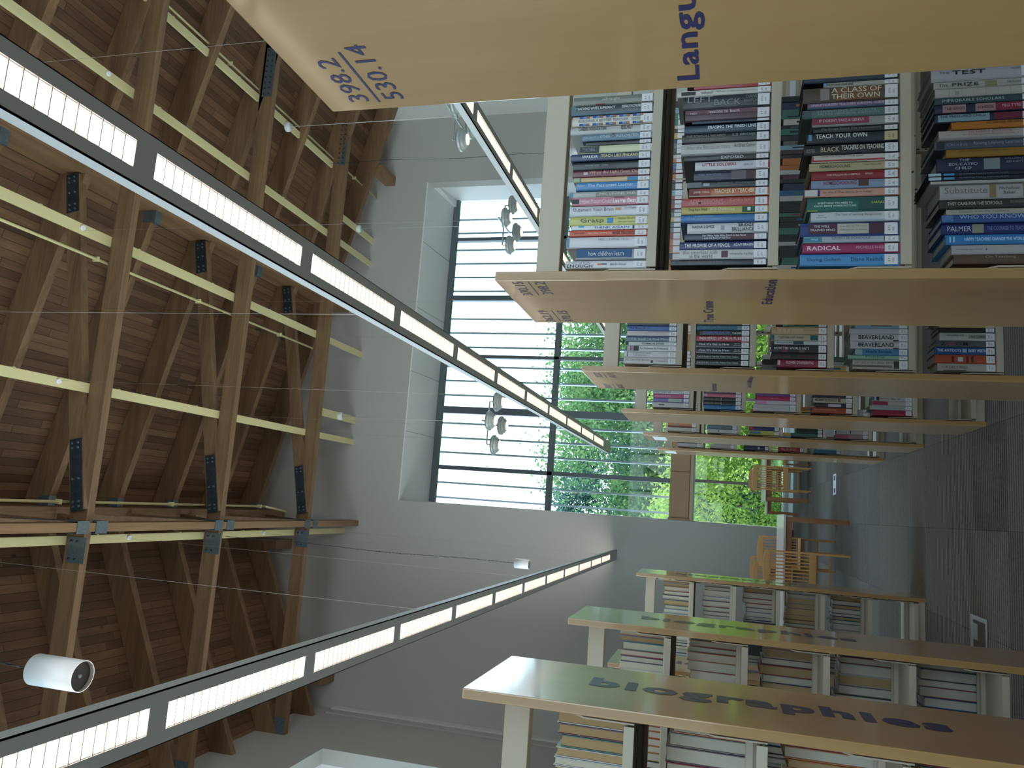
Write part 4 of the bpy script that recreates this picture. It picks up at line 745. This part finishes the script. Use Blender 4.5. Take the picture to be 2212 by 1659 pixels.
EXTRA = [('biographies', 2), ('Biographies', 0), ('MARK TWAIN', 0), ('HENRY VIII', 0), ('jimi', 1), ('MELANIA', 1), ('MAN', 0), ('371', 0), ('338', 0), ('306', 0), ('920', 0),
         ('ABC', 0), ('RAV', 0), ('GRE', 0), ('LEV', 0), ('TOU', 0), ('KIN', 0), ('WAL', 0), ('DEL', 0), ('MOR', 0), ('JON', 0)]
strs.update(EXTRA); prep_text(sorted(strs))

def colmat(h, rough=.42): return mat('cover_'+h.lstrip('#'), h, rough, coat=.25)
def inkmat(h): return mat('print_'+h.lstrip('#'), h, .5)
CN = ['RAV', 'GRE', 'LEV', 'TOU', 'KIN', 'WAL', 'DEL', 'MOR', 'JON']
def book(x0, x1, yf, z, h, col, items=(), bands=(), stk=True, detail=True, depth=None, num='371', stc='#e6e3e6', flip=False, tan=False, seed=0, **tags):
    """a book standing on a shelf with its spine towards -Y (flip: spine away, page edges showing)"""
    rnd = random.Random(seed); W = x1-x0; D = depth or min(.19, h*.66)*rnd.uniform(.92, 1.0)
    cm = colmat(col); T = min(.003, W*.12); bul = min(.004, W*.12)
    root = empty('book', ((x0+x1)/2, yf, z), math.pi if flip else 0.0, **tags) if detail else None
    X0, X1 = -W/2, W/2
    mb = MB()
    arc = [(X0+W*t, bul-bul*math.sin(math.pi*min(1, max(0, t)))**.6) for t in (0, .12, .3, .5, .7, .88, 1)] if detail else [(X0, bul), (X0+W*.2, 0), (X1-W*.2, 0), (X1, bul)]
    inner = [(X1, D), (X1-T, D), (X1-T, bul+.004), (X0+T, bul+.004), (X0+T, D), (X0, D)]
    mb.prism(arc+inner, 0, h, 'z', cm)
    pm = PAGEB if tan else PAGES
    if detail:
        mb.build('cover', root)
        MB().box(X0+T, bul+.005, .004, X1-T, D-.006, h-.004, pm).build('page_block', root)
    else:
        mb.box(X0+T, bul+.005, .004, X1-T, D-.006, h-.004, pm)
    sz0, sz1 = .004, .036
    target = mb
    if stk:
        s = MB() if detail else mb
        sm = mat('sticker_'+stc.lstrip('#'), stc, .45)
        s.box(X0+W*.08, -.0007, sz0, X1-W*.08, .0012, sz1, sm)
        if detail and W > .012:
            im = inkmat('#3a3a44'); w = min(W*.5, .014)
            add_text(s, num, 0, (-w/2, -.0009, .022), (w, 0, 0), (0, 0, .005), im); add_text(s, rnd.choice(CN), 0, (-w/2, -.0009, .012), (w*.8, 0, 0), (0, 0, .005), im)
        if detail: s.build('call_number_sticker', root)
    H0 = h
    def zf(f): return H0*(1-f)
    if bands:
        for q, b_ in enumerate(bands):
            s = MB() if detail else mb
            f0, f1, v0, v1, c = b_
            if v1 == .5 and v0 == -.5: v0, v1 = -.42, .42
            s.box(W*v0*.96, -.0003-.00002*q, zf(f1)+.0005, W*v1*.96, .0012, zf(f0)-.0005, inkmat(c))
            if detail: s.build('spine_panel', root)
    if items:
        for tx, f0, f1, v, sz, c, bo in items:
            s = MB() if detail else mb
            if stk: f1 = min(f1, 1-.038/h)
            add_text(s, tx, bo, (v*W-sz*W/2, -.0011, zf(f0)), (0, 0, -(f1-f0)*H0), (sz*W, 0, 0), inkmat(c))
            if detail: s.build('title_lettering', root)
    if not detail:
        o = mb.build('book', **tags); o.location = ((x0+x1)/2, yf, z)
        if flip: o.rotation_euler = (0, 0, math.pi)
        return o
    return root

RNM = {'R2': 'Education bookcase', 'R3': 'third right bookcase', 'R4': 'fourth right bookcase', 'R5': 'fifth right bookcase', 'R6': 'sixth right bookcase',
       'L1': 'nearest left bookcase', 'L2': 'second left bookcase', 'L2b': 'short left bookcase', 'L3': 'farthest left bookcase'}
def bookcase(key, side, xf, y0, length, label, y1=None, lipz=.027, back=False, paper=False):
    y1 = y1 or y0+.525; t = empty('bookcase', (xf, y0, 0), label=label, cat='bookcase', group='library bookcases')
    s = side; D = y1-y0
    def bx(mb, a, b, *r):        # a,b distances from the aisle face, along the range
        xa, xb = sorted((s*a, s*b)); mb.box(xa, r[0], r[1], xb, r[2], r[3], r[4])
    p = MB(); bx(p, 0, .028, 0, .0, D, 2.17, MAPLE); p = p.build('end_panel', t, bevel=.0025)
    e = MB(); bx(e, .0035, .0245, -.0006, .004, .0, 2.166, MAPLE_E); e.build('edge_band', p)
    if key in SIGN:
        for tx, bo, ya, yb, z0, z1 in SIGN[key]:
            l = MB()
            if tx == '-': l.box(-.0007, yb-y0, z0, -.0002, ya-y0, z1, INK).build('fraction_line', p)
            else: add_text(l, tx, bo, (-.0008, ya-y0, z0), (0, yb-ya, 0), (0, 0, z1-z0), INK); l.build('lettering', p)
    if side < 0:
        l = MB(); add_text(l, 'biographies', 2, (.0008, .200, 1.862), (0, 0, -.965), (0, .152, 0), INK); l.build('lettering', p)
    if paper: MB().box(-.0012, .10, 1.99, -.0003, .42, 2.10, mat('paper_sign', '#d8dad8', .5)).build('sign_card', p)
    yc = D/2
    b = MB(); bx(b, .03, length, yc-.025, 2.03, yc+.025, 2.107, STEELB); bx(b, .029, .06, yc-.06, 2.02, yc+.06, 2.035, STEELB)
    for bz in (-.045, .045): b.tube((s*.03, yc+bz, 2.012), (s*.055, yc+bz, 2.012), .007, GALV, 8)
    b.build('top_rail', t, bevel=.003)
    x = .032
    while x < length:
        q = MB(); bx(q, x, x+.028, yc-.022, .0, yc+.022, 2.03, STEELB)
        zz = .15
        while zz < 1.95: bx(q, x+.010, x+.018, yc-.0235, zz, yc-.0215, zz+.018, BLACK); zz += .05
        q.build('upright', t); x += .915
    for z in SZ:
        x = .045
        while x < length-.3:
            x2 = min(x+.905, length)
            for ya, yb, lip in ((.022, yc-.026, .020), (yc+.026, D-.022, D-.026)):
                sh = MB()
                bx(sh, x, x2, ya, z-.010, yb, z, STEELB); bx(sh, x, x2, ya+.012, z-.0125, yb-.002, z-.0102, DARKBR); bx(sh, x, x2, lip, z-lipz, lip+.006, z, STEELB)  # includes a thin dark brown layer below the beige slab
                by = yc-.030 if lip < yc else yc+.026; bx(sh, x, x2, by, z-.01, by+.004, z+.018, STEELB)
                sh = sh.build('shelf', t, bevel=.0015)
                if lip < yc: sh0 = sh
            sh = sh0
            for xx in ((x+.001) if x > .05 else .036,):
                br = MB(); xa, xb = sorted((s*xx, s*(xx+.004)))
                br.prism([(.022, z-.026), (.022, z+.105), (.045, z+.13), (yc-.03, z+.13), (yc-.03, z-.026)], xa, xb, 'x', STEELB); br.build('end_bracket', sh)
            x += .915
    k = MB(); bx(k, .03, length, .03, 0, D-.03, .048, STEELB); k.build('base', t)
    return t
YR = {'R1': .617, 'R2': 2.157, 'R3': 3.670, 'R4': 5.215, 'R5': 6.735, 'R6': 8.265}
XF = .643
for key, lab, ln in (('R1', 'nearest bookcase on the right, its maple end panel lettered Language', 3.7), ('R2', 'bookcase on the right with a maple end panel lettered Education and True Crime', 3.7),
                 ('R3', 'third bookcase on the right, behind the Education one', 3.7), ('R4', 'fourth bookcase on the right', 3.7),
                 ('R5', 'fifth bookcase on the right with a small card on its panel top', 3.7), ('R6', 'sixth and farthest bookcase on the right', 3.7)):
    bookcase(key, 1, XF, YR[key], ln, lab, paper=key in ('R5', 'R6'))
bookcase('L1', -1, -.510, 2.147, 3.6, 'nearest bookcase on the left, end panel lettered biographies in large blue type', back=True)
bookcase('L2', -1, -.507, 3.687, 3.6, 'second bookcase on the left, its end panel lettered biographies', back=True)
bookcase('L2b', -1, -.955, 5.170, 3.2, 'shorter bookcase on the left set back behind the second one', back=True)
bookcase('L3', -1, -.500, 6.700, 3.6, 'farthest bookcase on the left, beside the tables', back=True)

# ---- right bookcases: books with their spines to the viewer
for si, row in enumerate(BK['R2']):
    for bi, (a, b, h, col, items, bands, desc, *st) in enumerate(row):
        h = max(.17, min(.262, h)); z = SZ[si]+.0008
        book(a+.0003, b-.0003, 2.188+random.Random(bi*7+si).uniform(-.002, .004), z, h, col, items, bands, seed=bi+50*si, num='371', stc=st[0] if st else '#e6e3e6',
             label=f'{desc}, {nth(bi)} from panel, {SN[si]}, {RNM["R2"]}', cat='book', group=f'books on the {SN[si]} of the {RNM["R2"]}')
PAL = [('#1c2026', 'black'), ('#23304f', 'navy'), ('#b9b6b6', 'white'), ('#c7c1b4', 'cream'), ('#8c2a34', 'red'), ('#2d5f8c', 'blue'), ('#3f6f62', 'green'), ('#b46a34', 'orange'), ('#6f6a66', 'grey'),
       ('#5b2f45', 'plum'), ('#c0ad66', 'yellow'), ('#7fa0b4', 'pale blue'), ('#3a2c28', 'dark brown'), ('#14161c', 'near black')]
STUFF = MB()
def fill(key, si, x, xmax, y, sgn, rnd, idx, flip=False):
    """the many farther books seen only through gaps, one object altogether"""
    while x < xmax:
        w = rnd.uniform(.018, .036); h = rnd.uniform(.20, .245); c, nmm = rnd.choice(PAL); z = SZ[si]+.0008; D = rnd.uniform(.14, .165)
        a, b = (x, x+w-.0012)
        if sgn < 0: a, b = -b, -a
        yy = y+rnd.uniform(-.002, .006); cm = colmat(c); q = -1 if flip else 1
        if flip: yy += .16
        def bx(x0, ya, z0, x1, yb, z1, m): ya, yb = sorted((yy+q*ya, yy+q*yb)); STUFF.box(x0, ya, z0, x1, yb, z1, m)
        bx(a, 0, z, b, .004, z+h, cm); bx(a, .004, z, a+.0025, D, z+h, cm); bx(b-.0025, .004, z, b, D, z+h, cm); bx(a+.0026, .0041, z+.003, b-.0026, D-.005, z+h-.003, PAGES)
        if not flip:
            bx(a+.002, -.0008, z+.004, b-.002, 0, z+.036, STICK)
            if rnd.random() < .6: f = rnd.uniform(.3, .5); bx(a+(b-a)*.35, -.0006, z+h*.3, a+(b-a)*.65, 0, z+h*(.3+f), inkmat(rnd.choice(PAL)[0]))
        x += w
for key, ext in (('R3', (2.0, 1.25, 2.0, 1.1, 1.0)), ('R4', (1.05,)*5), ('R5', (.93,)*5), ('R6', (.85,)*5)):
    rnd = random.Random(hash(key) % 97 if False else ord(key[1])); yf = YR[key]+.030
    for si, row in enumerate(BK[key]):
        x = .6905
        for bi, (tmm, h, col, items, bands, desc) in enumerate(row):
            book(x, x+tmm/1000-.001, yf, SZ[si]+.0008, h, col, items, bands, seed=bi, num='338', label=f'{desc}, {nth(bi)} from panel, {SN[si]}, {RNM[key]}', cat='book', group=f'books on the {SN[si]} of the {RNM[key]}')
            x += tmm/1000
        fill(key, si, x, ext[si], yf, 1, rnd, len(row))
# ---- left bookcases: page edges towards the viewer
def leftfill(key, xs, y, xvis, xmax, seed, rows=(0, 1, 2, 3, 4), skip=()):
    rnd = random.Random(seed)
    for si in rows:
        x = xs; idx = 0
        while x < xmax:
            w = rnd.uniform(.026, .050); h = rnd.uniform(.215, .245); c, nmm = rnd.choice(PAL[:10]); tan = rnd.random() < .35; D = rnd.uniform(.15, .165)
            if x > xvis: break
            book(-(x+w-.0015), -x, y+D, SZ[si]+.0008, h, c, (), (), depth=D, flip=True, tan=tan, stk=False, seed=idx,
                 label=f'{"tan" if tan else "cream"} page edges of {nmm} book, {nth(idx)} from panel, {SN[si]}, {RNM[key]}', cat='book', group=f'books on the {SN[si]} of the {RNM[key]}')
            x += w; idx += 1
        fill(key, si, x, xmax, y, -1, rnd, idx, flip=True)
leftfill('L1', .562, 2.147+.335, .80, 1.3, 5); leftfill('L2', .560, 3.687+.335, .95, 1.5, 6); leftfill('L3', .556, 6.70+.335, .79, 1.4, 8)
rnd = random.Random(12)
for si in (0, 1, 2, 3): fill('L2b', si, 1.01, 2.1, 5.205, -1, rnd, 0)
tag(STUFF.build('book_rows'), 'rows of farther mixed books glimpsed through gaps between the nearer bookcases', 'books', kind='stuff')

# ================================================================== FURNITURE
def make_chair():
    t = empty('slat_back_chair', (0, 0, 0)); W = .215
    def rp(mb, x):   # rear post: straight leg, back slightly raked
        mb.prism([(-.012, 0), (.022, 0), (.030, .44), (.018, .92), (-.010, .92), (-.005, .44)], x-.013, x+.013, 'x', CHAIRW)
    for x in (-W+.013, W-.013):
        m = MB(); rp(m, x); m.build('leg', t, bevel=.004)
        m = MB(); m.box(x-.014, .385, 0, x+.014, .42, .43, CHAIRW); m.build('leg', t, bevel=.004)
        MB().box(x-.009, .02, .385, x+.009, .39, .43, CHAIRW).build('side_rail', t, bevel=.003)
        MB().box(x-.008, .02, .19, x+.008, .39, .215, CHAIRW).build('stretcher', t, bevel=.003)
    MB().box(-W+.02, .39, .39, W-.02, .408, .43, CHAIRW).build('front_rail', t, bevel=.003)
    MB().box(-W+.02, .19, .195, W-.02, .205, .218, CHAIRW).build('stretcher', t, bevel=.003)
    m = MB(); n = 8
    top = [(-W+2*W*k/n, 1.0-.028*(2*k/n-1)**2) for k in range(n+1)]
    m.prism([(-W, .915)]+[(x, z) for x, z in top]+[(W, .915)], -.012, .016, 'y', CHAIRW); m.build('top_rail', t, bevel=.004)
    MB().box(-W+.02, -.004, .385, W-.02, .018, .465, CHAIRW).build('back_rail', t, bevel=.003)
    for k in range(9):
        x = -W+.026+(2*W-.052)*(k+.5)/9; MB().box(x-.0075, -.002, .46, x+.0075, .012, .92, CHAIRW).build('slat', t)
    m = MB(); m.prism([(-W+.01, .03), (W-.01, .03), (W+.005, .43), (-W-.005, .43)], .43, .448, 'z', CHAIRW); m.build('seat', t, bevel=.006)
    return t
CH = make_chair(); first = True
for x, y, rz, lab in ((.755, 14.87, 0, 'light wood slat-back chair, back to the viewer, at the window-side table'),
                  (.80, 16.98, 180, 'light wood slat-back chair across the window-side table, its top showing above the nearest chair'),
                  (1.30, 14.98, 8, 'light wood slat-back chair mostly hidden behind the sixth right bookcase'),
                  (-.565, 10.34, 0, 'light wood slat-back chair, back to the viewer, beside the left bookcase'),
                  (-.43, 12.10, 180, 'light wood slat-back chair facing the viewer across the left table'),
                  (-.88, 13.58, 4, 'light wood slat-back chair half hidden behind the left table, nearer of two'),
                  (-.85, 14.95, 180, 'light wood slat-back chair half hidden behind the left table, farther of two')):
    o = CH if first else copy_tree(CH); first = False
    o.location = (x, y, 0); o.rotation_euler = (0, 0, R(rz)); tag(o, lab, 'chair', 'slat-back reading chairs')
def table(x0, x1, y0, y1, h, lab, th=.03, name='reading_table'):
    t = empty(name, ((x0+x1)/2, (y0+y1)/2, 0), label=lab, cat='table', group='reading tables'); a, b = (x1-x0)/2, (y1-y0)/2
    MB().box(-a, -b, h-th, a, b, h, TABTOP).build('tabletop', t, bevel=.006)
    m = MB(); m.box(-a, -b, h-th-.004, a, -b+.012, h-.003, TABLEW).box(-a, b-.012, h-th-.004, a, b, h-.003, TABLEW).box(-a, -b, h-th-.004, -a+.012, b, h-.003, TABLEW).box(a-.012, -b, h-th-.004, a, b, h-.003, TABLEW)
    m = MB(); m.box(-a+.06, -b+.05, h-th-.075, a-.06, -b+.07, h-th, TABLEW).box(-a+.06, b-.07, h-th-.075, a-.06, b-.05, h-th, TABLEW).box(-a+.05, -b+.06, h-th-.075, -a+.07, b-.06, h-th, TABLEW).box(a-.07, -b+.06, h-th-.075, a-.05, b-.06, h-th, TABLEW)
    m.build('apron', t, bevel=.003)
    for sx in (-1, 1):
        for sy_ in (-1, 1):
            cx, cy_ = sx*(a-.055), sy_*(b-.055); MB().box(cx-.032, cy_-.032, 0, cx+.032, cy_+.032, h-th, TABLEW).build('leg', t, bevel=.004)
    return t
table(.345, 2.1, 15.30, 16.60, .76, 'pale-topped oak reading table in front of the window, under the chair by the aisle')
table(-1.55, .09, 10.45, 11.72, .76, 'pale-topped oak reading table beside the left bookcase')
table(-1.75, -.72, 13.75, 14.55, .74, 'pale-topped oak table farthest left, behind the chairs')
table(.11, 1.15, 17.35, 17.95, .62, 'low small oak table close to the window', name='side_table')

# floor boxes
t = empty('floor_outlet', (.56, 11.78, 0), label='bright metal floor outlet plate with two dark sockets in the carpet', cat='floor outlet', group='floor outlets')
MB().box(-.145, -.14, .0, .145, .14, .006, PLATEM).build('cover_plate', t, bevel=.002)
for x in (-.085, .085): MB().box(x-.03, -.06, .006, x+.03, .06, .0085, BLACK).build('socket', t)
t = empty('floor_outlet', (-.60, 5.42, 0), label='metal framed floor outlet in the carpet beside the second left bookcase', cat='floor outlet', group='floor outlets')
m = MB().box(-.12, -.155, 0, .12, -.135, .006, PLATEM).box(-.12, .11, 0, .12, .155, .006, PLATEM).box(-.12, -.135, 0, -.105, .11, .006, PLATEM).box(.095, -.135, 0, .12, .11, .006, PLATEM); m.build('frame', t, bevel=.001)
MB().box(-.105, -.135, 0, .095, .11, .002, mat('carpet_insert', '#4c463f', .9)).build('insert', t)
MB().box(-.02, .02, .002, .075, .10, .006, PLATEM).build('flap', t)

# special books on the left ranges
t = book(-1.06, -.80, 6.735, SZ[2]+.0008, .245, '#26262c', (), (), stk=False, depth=.025, seed=1, label='black face-out book lettered Mark Twain on the third shelf of the farthest left bookcase'.replace(' lettered Mark Twain', ' with a grey portrait'), cat='book')
m = MB(); m.box(-.125, -.0015, .01, .125, -.0005, .235, inkmat('#17181c')); m.build('jacket', t)
m = MB()
for cx, cz, rx, rz_, c in ((.03, .115, .062, .085, '#6c6c6a'), (.03, .16, .060, .045, '#8c8b88'), (.03, .10, .040, .05, '#9a9896'), (.045, .085, .03, .012, '#3c3c3c'), (.01, .125, .012, .006, '#2c2c2c'), (.055, .125, .012, .006, '#2c2c2c')):
    vs = [(cx+rx*math.cos(a), cz+rz_*math.sin(a)) for a in [2*math.pi*k/20 for k in range(20)]]; q = .0001*len(m.bm.verts)/40
    m.prism(vs, -.0020-q, -.0015, 'y', inkmat(c))
m.build('cover_picture', t)
m = MB(); add_text(m, 'MARK TWAIN', 0, (-.11, -.003, .02), (.21, 0, 0), (0, 0, .022), inkmat('#b8b6a8')); m.build('title_lettering', t)

# ================================================================== OUTSIDE
tag(MB().box(-40, 20.4, -.45, 60, 90, -.35, mat('lawn_green', '#5f7a3a', .9, var=.2, nscale=3)).build('ground'), kind='structure')
BARK = mat('bark', '#5b5148', .9, bump=.6, nscale=14, var=.3)
LM = {'bright': leafmat('leaf_bright', '#5f8440', '#a6b85e'), 'mid': leafmat('leaf_mid', '#476b48', '#78935e'), 'dark': leafmat('leaf_dark', '#39564e', '#5d7a6e')}
def tree(x, y, h, r, kind, n, seed, label, z0=-.35, low=.12, size=.13):
    rg = np.random.default_rng(seed); rnd = random.Random(seed)
    t = empty('tree', (x, y, z0), label=label, cat='tree', group='trees outside the window')
    tr = MB(); tr.tube((0, 0, 0), (.1, 0, h*.5), .16*h/9, BARK, 8, .09*h/9).tube((.1, 0, h*.5), (0, .1, h*.9), .09*h/9, BARK, 8, .02)
    cen = []
    for k in range(34):
        a = rnd.uniform(0, 2*math.pi); zz = rnd.uniform(low, .95)*h; f = math.sqrt(max(.05, 1-((zz/h-.45)/.56)**2)); rr = r*f*math.sqrt(rnd.uniform(.15, 1))
        c = np.array([rr*math.cos(a), rr*math.sin(a), zz]); cen.append((c, rnd.uniform(.28, .50)*r*.55))
        if k % 2 == 0:
            b0 = (.08, 0, max(.3, zz*.72-.2)); tr.tube(b0, tuple(c*np.array([.9, .9, 1])), .030*h/9, BARK, 5, .006)
            for q in range(2):
                e = c+rg.normal(0, .35, 3); tr.tube(tuple(c*np.array([.6, .6, .9])), tuple(e), .014, BARK, 4, .004)
    tr.build('trunk', t)
    idx = rg.integers(0, len(cen), n); C = np.array([c for c, s in cen])[idx]; S = np.array([s for c, s in cen])[idx]
    P = C+rg.normal(0, 1, (n, 3))*S[:, None]*np.array([1, 1, .75])
    P[:, 2] = np.maximum(P[:, 2], .05)
    U = rg.normal(0, 1, (n, 3)); U /= np.linalg.norm(U, axis=1)[:, None]; V = np.cross(U, rg.normal(0, 1, (n, 3))); V /= np.linalg.norm(V, axis=1)[:, None]
    sz = rg.uniform(.5, 1.0, n)[:, None]*size
    Q = np.stack([P-U*sz, P+V*sz*.5, P+U*sz, P-V*sz*.5], 1).reshape(-1, 3)
    me = bpy.data.meshes.new('foliage'); me.vertices.add(4*n); me.vertices.foreach_set('co', Q.astype(np.float32).ravel())
    me.loops.add(4*n); me.loops.foreach_set('vertex_index', np.arange(4*n, dtype=np.int32)); me.polygons.add(n)
    me.polygons.foreach_set('loop_start', np.arange(0, 4*n, 4, dtype=np.int32)); me.update(calc_edges=True); me.validate()
    me.materials.append(LM[kind]); o = bpy.data.objects.new('foliage', me); COL.objects.link(o); o.parent = t
tree(3.4, 33, 9.4, 3.6, 'mid', 26000, 1, 'broad green tree straight outside the middle of the tall window')
tree(8.4, 34, 9.0, 3.8, 'mid', 24000, 2, 'broad green tree outside the right part of the tall window')
tree(13.5, 36, 9.6, 4.0, 'mid', 16000, 3, 'green tree farthest right outside the tall window')
tree(.6, 37, 9.8, 2.6, 'dark', 18000, 4, 'dark blue-green tree at the left edge of the tall window')
tree(-3.2, 34, 8.4, 3.4, 'mid', 8000, 5, 'green tree left of the tall window, hidden by the wall')
tree(.8, 25.5, 3.9, 1.9, 'bright', 13000, 6, 'low yellow-green bush outside the lower left of the window', low=.05, size=.09)
tree(4.2, 26.5, 4.0, 2.2, 'bright', 14000, 7, 'low yellow-green bush outside the lower middle of the window', low=.05, size=.09)
tree(7.8, 27, 4.2, 2.2, 'bright', 12000, 8, 'low yellow-green bush outside the lower right of the window', low=.05, size=.09)
tree(11.5, 28, 4.6, 2.4, 'mid', 9000, 9, 'low green bush farthest right outside the window', low=.05, size=.1)
for k, (x, y, h) in enumerate(((-2, 44, 9.5), (4, 45, 10), (10, 46, 10.5), (16, 47, 11), (22, 48, 11))):
    tree(x, y, h, 4.6, 'dark', 12000, 20+k, f'distant dark green tree behind the nearer ones, {nth(k)} from the left', size=.2, low=.03)
